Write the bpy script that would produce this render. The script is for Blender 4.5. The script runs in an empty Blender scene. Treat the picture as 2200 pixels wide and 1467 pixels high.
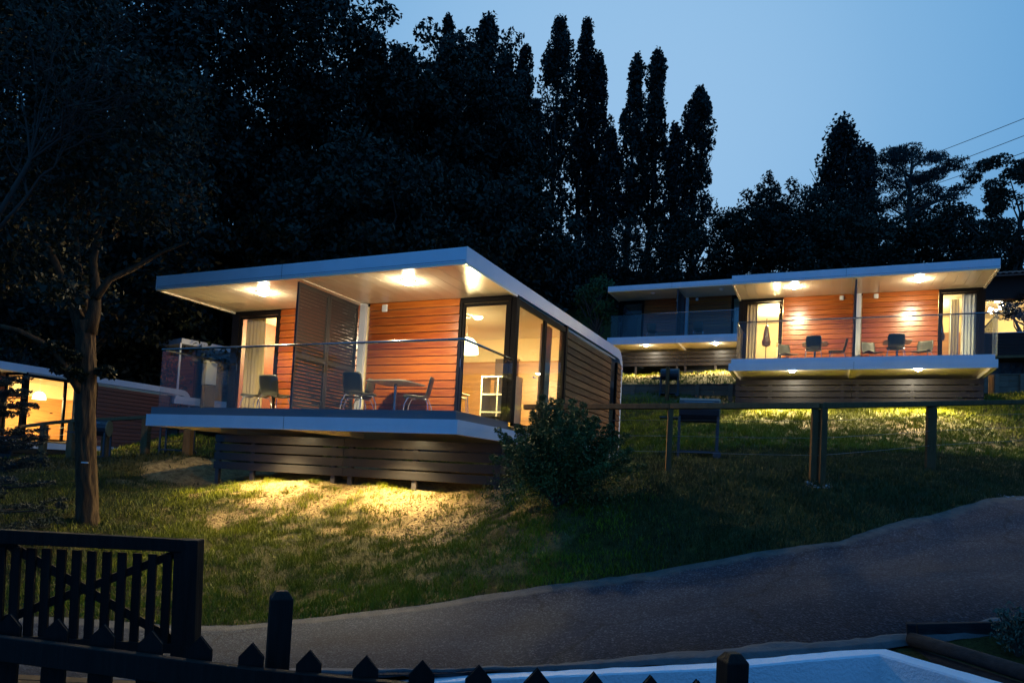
import bpy, math, random
import numpy as np
from mathutils import Matrix, Vector, noise as mnoise
SC = bpy.context.scene
COL = SC.collection
rad = math.radians
# ------------------------------------------------------------------ camera
CAM_R = np.array([[0.9067215353556894, 0.41825586934889003, 0.054019302822468786],
                  [0.030440397110957335, 0.0628478129046193, -0.9975587875593264],
                  [-0.4206298129542752, 0.9061524044929253, 0.04425359065365462]])
F, CX, CY = 1540.4966, 1074.952, 953.522
cam_d = bpy.data.cameras.new('camera'); cam = bpy.data.objects.new('camera', cam_d); COL.objects.link(cam)
r_, d_, f_ = CAM_R
cam.matrix_world = Matrix(((r_[0], -d_[0], -f_[0], 0), (r_[1], -d_[1], -f_[1], 0), (r_[2], -d_[2], -f_[2], 0), (0, 0, 0, 1)))
cam_d.sensor_width = 36; cam_d.lens = F * 36 / 2200
cam_d.shift_x = (1100 - CX) / 2200; cam_d.shift_y = (CY - 733.5) / 2200
cam_d.clip_start = 0.05; cam_d.clip_end = 3000
SC.camera = cam
# ------------------------------------------------------------------ world: dusk sky
W = bpy.data.worlds.new('World'); SC.world = W; W.use_nodes = True
wn = W.node_tree.nodes; wl = W.node_tree.links
bg = wn['Background']
sky = wn.new('ShaderNodeTexSky'); sky.sky_type = 'NISHITA'; sky.sun_disc = False
sky.sun_elevation = rad(2.0); sky.sun_rotation = rad(-20.0)
sky.air_density = 1.4; sky.dust_density = 0.3; sky.ozone_density = 5.0
# after-sunset glow: brightest round the sunset direction, fading evenly to deep blue on the far side
wtc = wn.new('ShaderNodeTexCoord'); wdot = wn.new('ShaderNodeVectorMath'); wdot.operation = 'DOT_PRODUCT'
_gl = CAM_R.T @ np.array([(1290 - CX) / F, (330 - CY) / F, 1.0]); _gl = _gl / np.linalg.norm(_gl)
wdot.inputs[1].default_value = tuple(_gl)
wnm = wn.new('ShaderNodeVectorMath'); wnm.operation = 'NORMALIZE'
wl.new(wtc.outputs['Generated'], wnm.inputs[0]); wl.new(wnm.outputs[0], wdot.inputs[0])
wmr = wn.new('ShaderNodeMapRange'); wmr.inputs[1].default_value = -1; wmr.inputs[2].default_value = 1
wl.new(wdot.outputs['Value'], wmr.inputs[0])
wr = wn.new('ShaderNodeValToRGB'); wr.color_ramp.interpolation = 'B_SPLINE'
stops = [(0.0, (.045, .225, .66)), (.5, (.052, .25, .68)), (.72, (.060, .26, .60)), (.925, (.095, .32, .63)), (.972, (.215, .45, .735)), (1.0, (.33, .555, .82))]
while len(wr.color_ramp.elements) < len(stops): wr.color_ramp.elements.new(.5)
for e_, (p_, c_) in zip(wr.color_ramp.elements, stops): e_.position = p_; e_.color = (*c_, 1)
wl.new(wmr.outputs[0], wr.inputs[0])
wmx = wn.new('ShaderNodeMix'); wmx.data_type = 'RGBA'; wmx.blend_type = 'ADD'; wmx.inputs[0].default_value = .006
wl.new(wr.outputs[0], wmx.inputs[6]); wl.new(sky.outputs[0], wmx.inputs[7]); wl.new(wmx.outputs[2], bg.inputs[0])
bg.inputs[1].default_value = 1.0
SC.view_settings.view_transform = 'Standard'; SC.view_settings.look = 'None'
SC.view_settings.exposure = 0.0; SC.view_settings.gamma = 1.0
SC.render.engine = 'CYCLES'
try:
    SC.cycles.use_denoising = True
    SC.cycles.max_bounces = 7; SC.cycles.diffuse_bounces = 3; SC.cycles.glossy_bounces = 3
    SC.cycles.transparent_max_bounces = 16; SC.cycles.transmission_bounces = 4
    SC.cycles.sample_clamp_indirect = 4.0
    SC.cycles.caustics_reflective = False; SC.cycles.caustics_refractive = False
except Exception:
    pass
LAMP_W = 620.0      # soffit lamps
UNDER_W = 640.0     # lamps under the decks
ROOM_W = 560.0      # lamps in the lit rooms
WARM = (1.0, 0.74, 0.34)

# ------------------------------------------------------------------ pixel helpers (photo pixels, 2200 wide)
def ray(x, y): return CAM_R.T @ np.array([(x - CX) / F, (y - CY) / F, 1.0])
def P(x, y, d): return ray(x, y) * d
def onY(x, y, Y): r = ray(x, y); return r * (Y / r[1])
def onZ(x, y, Z): r = ray(x, y); return r * (Z / r[2])
def onX(x, y, X): r = ray(x, y); return r * (X / r[0])
YAW = math.atan2(0.42063, 0.90615)
RH = np.array([math.cos(YAW), math.sin(YAW)]); FH = np.array([-math.sin(YAW), math.cos(YAW)])
def uv2xy(u, v): return u * RH[0] + v * FH[0], u * RH[1] + v * FH[1]
def xy2uv(x, y): return x * RH[0] + y * RH[1], x * FH[0] + y * FH[1]

# ------------------------------------------------------------------ materials
def mat(name, col=(.5, .5, .5), rough=.6, metal=0.0, noise=None, bump=None, coat=0, spec=.5, emit=None, trans=0):
    """noise=(scale vec, strength, colour2) varies the colour; bump=(scale vec, strength, distance)."""
    m = bpy.data.materials.new(name); m.use_nodes = True
    n = m.node_tree.nodes; l = m.node_tree.links; b = n['Principled BSDF']
    b.inputs['Base Color'].default_value = (*col, 1); b.inputs['Roughness'].default_value = rough
    b.inputs['Metallic'].default_value = metal
    b.inputs['Specular IOR Level'].default_value = spec
    if coat: b.inputs['Coat Weight'].default_value = coat; b.inputs['Coat Roughness'].default_value = .18
    if emit: b.inputs['Emission Color'].default_value = (*emit[0], 1); b.inputs['Emission Strength'].default_value = emit[1]
    if trans: b.inputs['Transmission Weight'].default_value = trans
    tc = n.new('ShaderNodeTexCoord')
    def tex(sc, detail=5, rough_=.6):
        mp = n.new('ShaderNodeMapping'); mp.inputs['Scale'].default_value = sc if hasattr(sc, '__len__') else (sc,) * 3
        l.new(tc.outputs['Object'], mp.inputs['Vector'])
        t = n.new('ShaderNodeTexNoise'); t.inputs['Scale'].default_value = 1.0
        t.inputs['Detail'].default_value = detail; t.inputs['Roughness'].default_value = rough_
        l.new(mp.outputs[0], t.inputs['Vector']); return t
    if noise:
        t = tex(noise[0]); r = n.new('ShaderNodeValToRGB')
        r.color_ramp.elements[0].position = .5 - noise[1]; r.color_ramp.elements[1].position = .5 + noise[1]
        r.color_ramp.elements[0].color = (*noise[2], 1); r.color_ramp.elements[1].color = (*col, 1)
        oi = n.new('ShaderNodeObjectInfo'); ad = n.new('ShaderNodeMath'); ad.operation = 'MULTIPLY_ADD'
        ad.inputs[1].default_value = .30; l.new(oi.outputs['Random'], ad.inputs[0]); l.new(t.outputs['Fac'], ad.inputs[2])
        sb = n.new('ShaderNodeMath'); sb.operation = 'SUBTRACT'; sb.inputs[1].default_value = .15
        l.new(ad.outputs[0], sb.inputs[0]); l.new(sb.outputs[0], r.inputs[0]); l.new(r.outputs[0], b.inputs['Base Color'])
    if bump:
        t = tex(bump[0]); bp = n.new('ShaderNodeBump'); bp.inputs['Strength'].default_value = bump[1]
        bp.inputs['Distance'].default_value = bump[2]
        l.new(t.outputs['Fac'], bp.inputs['Height']); l.new(bp.outputs[0], b.inputs['Normal'])
    return m
def emis(name, col, s):
    m = bpy.data.materials.new(name); m.use_nodes = True
    n = m.node_tree.nodes; l = m.node_tree.links; n.clear()
    e = n.new('ShaderNodeEmission'); e.inputs[0].default_value = (*col, 1); e.inputs[1].default_value = s
    o = n.new('ShaderNodeOutputMaterial'); l.new(e.outputs[0], o.inputs[0]); return m
def glass(name, tintc=(.93, .96, .95), base=.05, gain=1.0):
    m = bpy.data.materials.new(name); m.use_nodes = True
    n = m.node_tree.nodes; l = m.node_tree.links; n.clear()
    t = n.new('ShaderNodeBsdfTransparent'); t.inputs[0].default_value = (*tintc, 1)
    g = n.new('ShaderNodeBsdfGlossy'); g.inputs['Roughness'].default_value = .01
    ge = n.new('ShaderNodeNewGeometry'); dt = n.new('ShaderNodeVectorMath'); dt.operation = 'DOT_PRODUCT'
    l.new(ge.outputs['Incoming'], dt.inputs[0]); l.new(ge.outputs['Normal'], dt.inputs[1])
    ab = n.new('ShaderNodeMath'); ab.operation = 'ABSOLUTE'; l.new(dt.outputs['Value'], ab.inputs[0])
    om = n.new('ShaderNodeMath'); om.operation = 'SUBTRACT'; om.inputs[0].default_value = 1; l.new(ab.outputs[0], om.inputs[1])
    fr = n.new('ShaderNodeMath'); fr.operation = 'POWER'; fr.inputs[1].default_value = 5; l.new(om.outputs[0], fr.inputs[0])
    ma = n.new('ShaderNodeMath'); ma.operation = 'MULTIPLY_ADD'; ma.inputs[1].default_value = gain * .9; ma.inputs[2].default_value = base
    ma.use_clamp = True
    mx = n.new('ShaderNodeMixShader'); o = n.new('ShaderNodeOutputMaterial')
    l.new(fr.outputs[0], ma.inputs[0]); l.new(ma.outputs[0], mx.inputs[0])
    l.new(t.outputs[0], mx.inputs[1]); l.new(g.outputs[0], mx.inputs[2]); l.new(mx.outputs[0], o.inputs[0]); return m

M = {}
M['white'] = mat('white_coated_metal', (.68, .71, .75), .42, noise=((2.5, 2.5, .5), .35, (.56, .59, .63)), bump=((60,) * 3, .05, .002))
M['cream'] = mat('cream_lacquered_panel', (.86, .78, .60), .24, noise=((1, 1, 1), .4, (.80, .72, .54)))
M['seam'] = mat('dark_joint', (.10, .09, .07), .7)
M['siding'] = mat('varnished_wood_siding', (.36, .100, .011), .28, noise=((1.6, 14, 22), .16, (.20, .040, .006)), bump=((3, 40, 70), .45, .006), coat=.35)
M['siding_side'] = mat('dim_wood_siding', (.30, .125, .040), .7, noise=((14, 1.6, 22), .18, (.12, .045, .016)), bump=((40, 3, 70), .6, .008), spec=.12)  # same wood as the front boards, weaker skylight put into its colour
M['siding_red'] = mat('dark_red_wood_siding', (.20, .050, .026), .5, noise=((14, .9, 26), .3, (.11, .028, .016)), bump=((40, 3, 70), .5, .006))
M['frame'] = mat('anthracite_frame', (.008, .007, .007), .6, spec=.04)
M['louver'] = mat('grey_painted_slat', (.024, .026, .028), .33, spec=.55)
M['skirt'] = mat('dark_stained_board', (.026, .023, .022), .42, noise=((1.2, 10, 22), .3, (.014, .011, .009)), bump=((3, 30, 60), .4, .004), spec=.3)
M['post'] = mat('dark_stained_leg', (.05, .04, .037), .5, noise=((8, 8, 2), .3, (.03, .025, .022)))
M['deck'] = mat('grey_deck_board', (.11, .11, .12), .6)
M['deckfloor'] = mat('pale_deck_boards', (.52, .50, .46), .6, noise=((1, 12, 1), .3, (.42, .40, .36)))
M['glass'] = glass('clear_glass', (.95, .97, .96), .022, .9)
M['railglass'] = glass('tinted_rail_glass', (.88, .91, .91), .022, 1.0)
M['steel'] = mat('brushed_steel', (.30, .31, .33), .22, metal=1)
M['chrome'] = mat('chrome', (.7, .7, .72), .08, metal=1)
M['chair'] = mat('olive_grey_plastic', (.065, .068, .052), .36, noise=((9,) * 3, .4, (.055, .058, .045)))
M['upstand_dark'] = mat('dark_grey_upstand', (.11, .12, .135), .5)
M['table'] = mat('light_grey_table_top', (.33, .32, .28), .35)
M['iwall'] = mat('cream_interior_wall', (.74, .60, .36), .7)
M['iceil'] = mat('ivory_ceiling', (.80, .74, .60), .6)
M['ifloor'] = mat('wood_floor', (.34, .22, .11), .35, noise=((10, .8, 1), .3, (.2, .12, .05)))
M['iwood'] = mat('interior_wood_panel', (.46, .24, .085), .4, noise=((.8, 1.2, 22), .2, (.24, .11, .038)))
M['idark'] = mat('dark_cupboard_door', (.09, .055, .03), .4)
M['shelf'] = mat('cream_cupboard', (.72, .66, .50), .35)
M['curtain'] = mat('beige_curtain', (.55, .40, .22), .9, noise=((30, 30, 1), .4, (.44, .31, .16)))
M['curtain_w'] = mat('white_curtain', (.66, .66, .64), .9)
M['shade'] = emis('glowing_lamp_shade', (1.0, .82, .42), 9.0)
M['bulb'] = emis('lit_bulb', (1.0, .90, .68), 40.0)
M['dome'] = emis('lit_soffit_lamp', (1.0, .82, .54), 900.0)
M['downlight'] = emis('lit_deck_downlight', (1.0, .80, .45), 420.0)
M['downlight_far'] = emis('lit_far_downlight', (1.0, .88, .66), 600.0)
M['ventbox'] = mat('white_plastic', (.70, .70, .68), .4)
M['rope'] = mat('galvanised_wire', (.22, .23, .24), .4, metal=.8)
M['cable'] = mat('black_power_cable', (.012, .012, .014), .6)
M['railwood'] = mat('brown_timber', (.19, .11, .05), .85, spec=.1, noise=((14, 14, 3), .3, (.09, .05, .022)), bump=((40, 40, 8), .5, .006))
M['sleeper'] = mat('brown_sleeper_timber', (.22, .13, .075), .8, noise=((2, 12, 20), .3, (.13, .075, .045)), bump=((6, 30, 50), .5, .008))
M['black_wood'] = mat('black_stained_timber', (.017, .012, .010), .6, spec=.12, noise=((30, 30, 3), .25, (.006, .0045, .004)), bump=((60, 60, 5), .9, .006))
M['old_wood'] = mat('weathered_grey_timber', (.035, .033, .032), .85, spec=.1, noise=((5, 20, 26), .25, (.012, .012, .013)), bump=((8, 50, 60), .7, .008))
M['bbq'] = mat('black_enamel', (.02, .022, .028), .35)
M['bbq_end'] = mat('bare_steel_end', (.20, .18, .10), .5)
M['render'] = mat('white_rough_render', (.74, .76, .78), .85, noise=((3, 3, 1.2), .4, (.62, .65, .68)), bump=((45,) * 3, .9, .012))
M['kerb'] = mat('rough_concrete', (.10, .10, .10), .9, noise=((6,) * 3, .3, (.035, .036, .038)), bump=((30,) * 3, .8, .015))
M['stones'] = mat('white_pebble', (.36, .36, .36), .9)
M['bark'] = mat('tree_bark', (.08, .053, .030), .95, spec=.1, noise=((18, 18, 3), .2, (.03, .02, .013)), bump=((22, 22, 4), 1.0, .03))
M['bark_dark'] = mat('dark_bark', (.05, .04, .03), .95)
M['deadwood'] = mat('bare_grey_twig', (.045, .035, .028), .9, spec=.1)
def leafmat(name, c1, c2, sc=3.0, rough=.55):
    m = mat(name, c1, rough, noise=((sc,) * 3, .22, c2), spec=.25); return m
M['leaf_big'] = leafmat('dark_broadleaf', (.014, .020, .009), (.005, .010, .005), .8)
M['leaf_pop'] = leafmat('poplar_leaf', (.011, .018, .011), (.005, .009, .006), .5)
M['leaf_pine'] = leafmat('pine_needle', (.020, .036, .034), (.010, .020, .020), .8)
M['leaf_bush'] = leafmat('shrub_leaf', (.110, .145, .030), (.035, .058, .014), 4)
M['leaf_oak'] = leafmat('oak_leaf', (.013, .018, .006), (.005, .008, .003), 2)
M['leaf_light'] = leafmat('maple_leaf', (.045, .10, .025), (.02, .055, .014), 2)
M['leaf_conifer'] = leafmat('conifer_spray', (.022, .05, .042), (.012, .026, .024), 3)
M['leaf_grey'] = leafmat('grey_green_leaf', (.09, .13, .09), (.05, .08, .055), 6)
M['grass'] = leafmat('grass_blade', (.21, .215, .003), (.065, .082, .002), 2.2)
M['grass_shade'] = leafmat('shaded_grass_blade', (.032, .052, .010), (.012, .022, .005), 1.6)  # dark copy of the grass blades, shade of the dim bank in its colour
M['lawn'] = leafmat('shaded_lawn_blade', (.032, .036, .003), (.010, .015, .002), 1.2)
M['drygrass'] = leafmat('dry_grass_blade', (.34, .28, .11), (.16, .16, .045), 5)
M['tile'] = mat('red_roof_tile', (.24, .085, .055), .8, noise=((6,) * 3, .35, (.12, .05, .035)))
M['stonewall'] = mat('rubble_stone', (.14, .13, .12), .9, noise=((4,) * 3, .3, (.05, .05, .05)), bump=((5,) * 3, 1, .08))
M['darkplank'] = mat('dark_brown_plank', (.05, .026, .020), .8, spec=.1, noise=((1, 10, 20), .3, (.05, .027, .022)))

# ------------------------------------------------------------------ mesh helpers
class MB:
    def __init__(s): s.v = []; s.f = []
    def box(s, x0, x1, y0, y1, z0, z1):
        i = len(s.v)
        s.v += [(x0, y0, z0), (x1, y0, z0), (x1, y1, z0), (x0, y1, z0), (x0, y0, z1), (x1, y0, z1), (x1, y1, z1), (x0, y1, z1)]
        s.f += [tuple(i + k for k in q) for q in ((0, 3, 2, 1), (4, 5, 6, 7), (0, 1, 5, 4), (1, 2, 6, 5), (2, 3, 7, 6), (3, 0, 4, 7))]
        return s
    def obox(s, c, ax, ay, az, hx, hy, hz):
        """oriented box: centre, three unit axes, half sizes"""
        c, ax, ay, az = map(np.array, (c, ax, ay, az)); i = len(s.v)
        for sz in (-1, 1):
            for sx, sy in ((-1, -1), (1, -1), (1, 1), (-1, 1)):
                s.v.append(tuple(c + ax * sx * hx + ay * sy * hy + az * sz * hz))
        s.f += [tuple(i + k for k in q) for q in ((0, 3, 2, 1), (4, 5, 6, 7), (0, 1, 5, 4), (1, 2, 6, 5), (2, 3, 7, 6), (3, 0, 4, 7))]
        return s
    def beam(s, a, b, w, h, up=(0, 0, 1)):
        a, b = np.array(a, float), np.array(b, float); d = b - a; L = np.linalg.norm(d); d /= L
        sd = np.cross(d, up); sd /= np.linalg.norm(sd); u2 = np.cross(sd, d)
        return s.obox((a + b) / 2, d, sd, u2, L / 2, w / 2, h / 2)
    def prism(s, poly, axis, a0, a1):
        """poly: 2-D outline; axis 'x': outline in yz, 'y': xz, 'z': xy"""
        n = len(poly); i = len(s.v)
        for a in (a0, a1):
            for p in poly:
                s.v.append({'x': (a, p[0], p[1]), 'y': (p[0], a, p[1]), 'z': (p[0], p[1], a)}[axis])
        s.f.append(tuple(i + k for k in range(n))); s.f.append(tuple(i + n + k for k in reversed(range(n))))
        for k in range(n): s.f.append((i + k, i + (k + 1) % n, i + n + (k + 1) % n, i + n + k))
        return s
    def tube(s, pts, radii, n=6, cap=True):
        pts = [np.array(p, float) for p in pts]
        if not hasattr(radii, '__len__'): radii = [radii] * len(pts)
        i0 = len(s.v); prev = None
        for k, p in enumerate(pts):
            d = pts[min(k + 1, len(pts) - 1)] - pts[max(k - 1, 0)]; d = d / (np.linalg.norm(d) + 1e-9)
            if prev is None:
                ref = np.array([0, 0, 1.]) if abs(d[2]) < .9 else np.array([1., 0, 0])
                a = np.cross(d, ref)
            else: a = prev - d * (prev @ d)
            a /= np.linalg.norm(a) + 1e-9; prev = a; b = np.cross(d, a)
            for j in range(n):
                t = 2 * math.pi * j / n; s.v.append(tuple(p + (a * math.cos(t) + b * math.sin(t)) * radii[k]))
        for k in range(len(pts) - 1):
            for j in range(n):
                a_ = i0 + k * n + j; b_ = i0 + k * n + (j + 1) % n
                s.f.append((a_, b_, b_ + n, a_ + n))
        if cap:
            s.f.append(tuple(i0 + j for j in reversed(range(n)))); e = i0 + (len(pts) - 1) * n
            s.f.append(tuple(e + j for j in range(n)))
        return s
    def lathe(s, c, prof, n=16):
        """prof: [(radius, z)] about a vertical axis at c"""
        i = len(s.v)
        for r, z in prof:
            for j in range(n):
                t = 2 * math.pi * j / n; s.v.append((c[0] + r * math.cos(t), c[1] + r * math.sin(t), c[2] + z))
        for k in range(len(prof) - 1):
            for j in range(n):
                a = i + k * n + j; b = i + k * n + (j + 1) % n; s.f.append((a, b, b + n, a + n))
        return s
    def mesh(s, name, smooth=False):
        me = bpy.data.meshes.new(name); me.from_pydata([tuple(map(float, q)) for q in s.v], [], s.f)
        if smooth: me.polygons.foreach_set('use_smooth', [True] * len(me.polygons))
        me.update(); return me
    def build(s, name, m, parent=None, smooth=False, loc=None, bevel=0):
        me = s.mesh(name, smooth); me.materials.append(m)
        return link(name, me, parent, loc, bevel)
def link(name, me, parent=None, loc=None, bevel=0):
    o = bpy.data.objects.new(name, me); COL.objects.link(o)
    if parent: o.parent = parent
    if loc is not None: o.location = tuple(map(float, loc))
    if bevel:
        b = o.modifiers.new('bevel', 'BEVEL'); b.width = bevel; b.segments = 1; b.limit_method = 'ANGLE'
    return o
def empty(name, loc=(0, 0, 0), rz=0, parent=None):
    o = bpy.data.objects.new(name, None); COL.objects.link(o); o.location = tuple(map(float, loc)); o.rotation_euler = (0, 0, rz)
    o.empty_display_size = .1
    if parent: o.parent = parent
    return o
def tag(o, label=None, cat=None, group=None, kind=None):
    if label: o['label'] = label
    if cat: o['category'] = cat
    if group: o['group'] = group
    if kind: o['kind'] = kind
    return o
def point(name, loc, w, col=WARM, r=.07, parent=None, spot=None):
    l = bpy.data.lights.new(name, 'SPOT' if spot else 'POINT'); l.energy = w; l.color = col; l.shadow_soft_size = r
    if spot: l.spot_size = spot; l.spot_blend = .6
    o = bpy.data.objects.new(name, l); COL.objects.link(o); o.location = tuple(map(float, loc))
    if parent: o.parent = parent
    return o
def np_mesh(name, v, faces, m, kind=4):
    """fast mesh from numpy: v (n,3), faces (k,kind)"""
    me = bpy.data.meshes.new(name); nv, nf = len(v), len(faces)
    me.vertices.add(nv); me.vertices.foreach_set('co', np.asarray(v, np.float32).ravel())
    me.loops.add(nf * kind); me.loops.foreach_set('vertex_index', np.asarray(faces, np.int32).ravel())
    me.polygons.add(nf); me.polygons.foreach_set('loop_start', np.arange(0, nf * kind, kind, dtype=np.int32))
    me.update(calc_edges=True); me.materials.append(m); return me
def tree_copy(o, parent=None, **kw):
    c = o.copy(); COL.objects.link(c); c.parent = parent
    for ch in o.children: tree_copy(ch, c)
    return c
# ------------------------------------------------------------------ terrain
ctl = []
def cp(*a):
    for q in a: w = P(*q); ctl.append((w[0], w[1], w[2]))
def cw(*a):
    for q in a: ctl.append(q)
def cuv(*a):
    for u, v, z in a: x, y = uv2xy(u, v); ctl.append((x, y, z))
FAR = [(430, 1345, 8), (900, 1300, 8), (1330, 1240, 8.3), (1800, 1165, 8.5), (2000, 1108, 9.6), (2200, 1067, 11.5)]
NEAR = [(700, 1450, 5.45), (1059, 1441, 5.4), (1545, 1402, 5.0), (1950, 1379, 4.8), (2200, 1334, 4.9)]
cp(*FAR); cp(*NEAR)
cuv((-9, 8, -2.35), (-9, 5.6, -2.2), (-4.5, 5.6, -1.85), (13, 15, .6), (20, 22, 1.5), (12, 9.5, .1), (8, 5.5, -.5), (14, 6, .2), (-20, 6, -2.8))
cuv((-4, 3, -1.75), (0, 3, -1.75), (4, 3, -1.75), (0, 0, -1.75), (-6, 0, -1.9), (6, 0, -1.6), (0, -5, -1.75), (8, -5, -1.5), (-9, -5, -2))
cw((-11.9, 11.2, -.54), (-10.9, 11.2, -.40), (-8.5, 11.2, -.32), (-5.2, 11.2, -.28), (-11.9, 14, -.2), (-5.2, 14.5, .08), (-5.15, 18.4, .42), (-11.9, 18.5, .15))
cp((1200, 1100, 10), (1435, 1009, 11.3), (1755, 1034, 10.3), (1998, 1006, 12.3), (1500, 990, 13.3), (1800, 990, 13.5), (2200, 985, 15), (1345, 986, 14.2))
cp((1750, 930, 17.5), (2150, 900, 18.5), (1450, 925, 17.5))
cw((-2.8, 23.9, 2.62), (3.9, 23.9, 2.72), (-2.8, 28, 3.1), (3.9, 28, 3.3), (8, 26, 3.6))
cw((-9.8, 35.4, 5.45), (-4, 35.4, 5.55), (-7, 41, 6.0))
cp((1400, 829, 29.4), (1400, 862, 27), (2170, 845, 33), (1900, 850, 27))
cp((60, 990, 18), (250, 985, 17.5), (400, 985, 16.2)); cw((-25.5, 17.5, -.1), (-25.5, 22.4, -.05), (-30, 15, -.2), (-20, 18, -.1))
cp((60, 1100, 11.5), (185, 1143, 11.2), (600, 1200, 10.4), (600, 1100, 12.5), (900, 1150, 11), (900, 1080, 12.4), (1330, 1150, 9.3), (1600, 1120, 9.3), (2000, 1050, 10.8), (250, 1250, 9.2))
cp((400, 940, 30)); cw((-25.5, 26, .6), (-22, 24, .5)); cuv((-18, 45, 3.5), (-35, 40, 2), (0, 48, 9.5), (20, 48, 10), (35, 40, 8), (0, 65, 17.5), (30, 65, 17.5), (-30, 65, 14), (-60, 60, 10), (60, 60, 12), (0, 110, 20), (-60, 110, 16), (60, 110, 18), (60, 20, 4), (-60, 20, -2), (-45, 5, -3), (40, 5, 1))
C_ = np.array(ctl); CC = 1.0
A_ = np.sqrt(((C_[:, None, :2] - C_[None, :, :2]) ** 2).sum(-1) + CC ** 2)
Nn = len(C_); K_ = np.zeros((Nn + 3, Nn + 3)); K_[:Nn, :Nn] = A_ + np.eye(Nn) * (-.02)
K_[:Nn, Nn] = 1; K_[:Nn, Nn + 1:] = C_[:, :2]; K_[Nn, :Nn] = 1; K_[Nn + 1:, :Nn] = C_[:, :2].T
Wt = np.linalg.solve(K_, np.concatenate([C_[:, 2], [0, 0, 0]]))
def H0(x, y):
    x = np.asarray(x, float); y = np.asarray(y, float); sh = x.shape; q = np.stack([x.ravel(), y.ravel()], 1)
    out = np.empty(len(q))
    for i in range(0, len(q), 20000):
        s = q[i:i + 20000]; D = np.sqrt(((s[:, None] - C_[None, :, :2]) ** 2).sum(-1) + CC ** 2)
        out[i:i + 20000] = D @ Wt[:Nn] + Wt[Nn] + s @ Wt[Nn + 1:]
    return out.reshape(sh)
# smooth value noise in numpy
_rng = np.random.default_rng(3); _G = _rng.random((256, 256))
def vn(x, y, sc, off=0):
    x = np.asarray(x) * sc + off + 500; y = np.asarray(y) * sc + off * 1.7 + 500
    i = np.floor(x).astype(int); j = np.floor(y).astype(int); fx = x - i; fy = y - j
    fx = fx * fx * (3 - 2 * fx); fy = fy * fy * (3 - 2 * fy); g = lambda a, b: _G[a % 256, b % 256]
    return (g(i, j) * (1 - fx) + g(i + 1, j) * fx) * (1 - fy) + (g(i, j + 1) * (1 - fx) + g(i + 1, j + 1) * fx) * fy
def fbm(x, y, sc, off=0, o=4):
    s = 0; a = 1; t = 0
    for k in range(o): s = s + a * vn(x, y, sc * 2 ** k, off + 13 * k); t += a; a *= .55
    return s / t
def uvof(q): w = P(*q); return xy2uv(w[0], w[1])
fu = np.array([(-30, 7.9), (-9, 8.0)] + [uvof(q) for q in FAR] + [(13, 15.3), (20, 22)]); fu = fu[np.argsort(fu[:, 0])]
nu = np.array([(-30, 5.5), (-6, 5.5)] + [uvof(q) for q in NEAR] + [(6.5, 6.3), (12, 9.5), (20, 17)]); nu = nu[np.argsort(nu[:, 0])]
def vfar(u): return np.interp(u, fu[:, 0], fu[:, 1])
def vnear(u): return np.interp(u, nu[:, 0], nu[:, 1])
def vfar_e(u): return vfar(u) + (fbm(u, u * 0 + 3, 1.1, 5) - .5) * .12 + (fbm(u, u * 0 + 3, 6, 9) - .5) * .07
def smooth(a, b, x): t = np.clip((x - a) / (b - a), 0, 1); return t * t * (3 - 2 * t)
def road_in(u, v): return smooth(-.10, .05, v - vnear(u)) * smooth(-.05, .10, vfar_e(u) - v)
# white wall front-top line (u, v, z)
WALLF = [P(600, 1492, 5.5), P(1059, 1457, 5.25), P(1545, 1435, 4.72), P(1889, 1404, 4.6)]
WALLR = [P(1889, 1404, 4.6), P(2104, 1467, 3.95), P(2400, 1560, 3.3)]
wf = np.array([xy2uv(w[0], w[1]) for w in WALLF] ); wr = np.array([xy2uv(w[0], w[1]) for w in WALLR])
def yardmask(u, v):
    lim = np.where(u < wf[-1, 0], np.interp(u, wf[:, 0], wf[:, 1]), np.interp(u, wr[:, 0], wr[:, 1])) + .10
    m = (v < lim) & (u < wr[-1, 0]) & (u > wf[0, 0])
    return m
def H(x, y):
    u, v = xy2uv(x, y); z = H0(x, y)
    rm = road_in(u, v)
    near = (v > 5.3) & (v < 40)
    rough = np.where(near, (fbm(x, y, 1.3, 2) - .5) * .16 + (fbm(x, y, 6, 7) - .5) * .05, 0) * (1 - rm) * smooth(0, .5, v - vfar_e(u))
    return z + rough
def soil(x, y):
    """1 = bare dry soil, 0 = full grass"""
    u, v = xy2uv(x, y); n = fbm(x, y, .55, 31); n2 = fbm(x, y, 2.2, 57)
    k = np.clip((y - 8.6) / 2.6, 0, 1) * smooth(-14.2, -12.2, x) * smooth(-3.4, -5.2, x) * (y < 19)
    n3 = fbm(x, y, 5.5, 91)
    k = np.clip((y - 7.4) / 3.4, 0, 1) * smooth(-14.2, -12.4, x) * smooth(-3.2, -5.0, x) * (y < 19)
    a = smooth(.34, .58, .60 * k + .55 * (n - .5) + .45 * (n2 - .5) + .5 * (n3 - .5) + .06)
    b = smooth(.58, .68, .6 * n + .4 * n2) * (y > 17) * (x > -6) * .5
    c = smooth(.56, .68, .5 * n + .5 * n2 + .01) * .35 * (u > -1.2) * (u < 3) * (v < 10.3) * (v > 8.6)
    d = .55 * smooth(.45, .6, n) * (x > -9) * (x < -3) * (y > 24)
    return np.clip(np.maximum.reduce([a, b, c, d]), 0, 1)
def rng_grid(*seg):
    out = []
    for a, b, s in seg: out.append(np.arange(a, b, s))
    return np.concatenate(out + [[seg[-1][1]]])
gu = rng_grid((-90, -30, 4), (-30, -12, .5), (-12, 12, .1), (12, 30, .5), (30, 90, 4))
gv = rng_grid((-12, 0, 2), (0, 4, .5), (4, 14.5, .1), (14.5, 30, .3), (30, 60, 1), (60, 130, 4))
UU, VV = np.meshgrid(gu, gv); XX, YY = uv2xy(UU, VV)
ZZ = H(XX, YY); ZZ = ZZ - .06 * road_in(UU, VV)
ZZ = ZZ - .10 * yardmask(UU, VV - .45)
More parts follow.
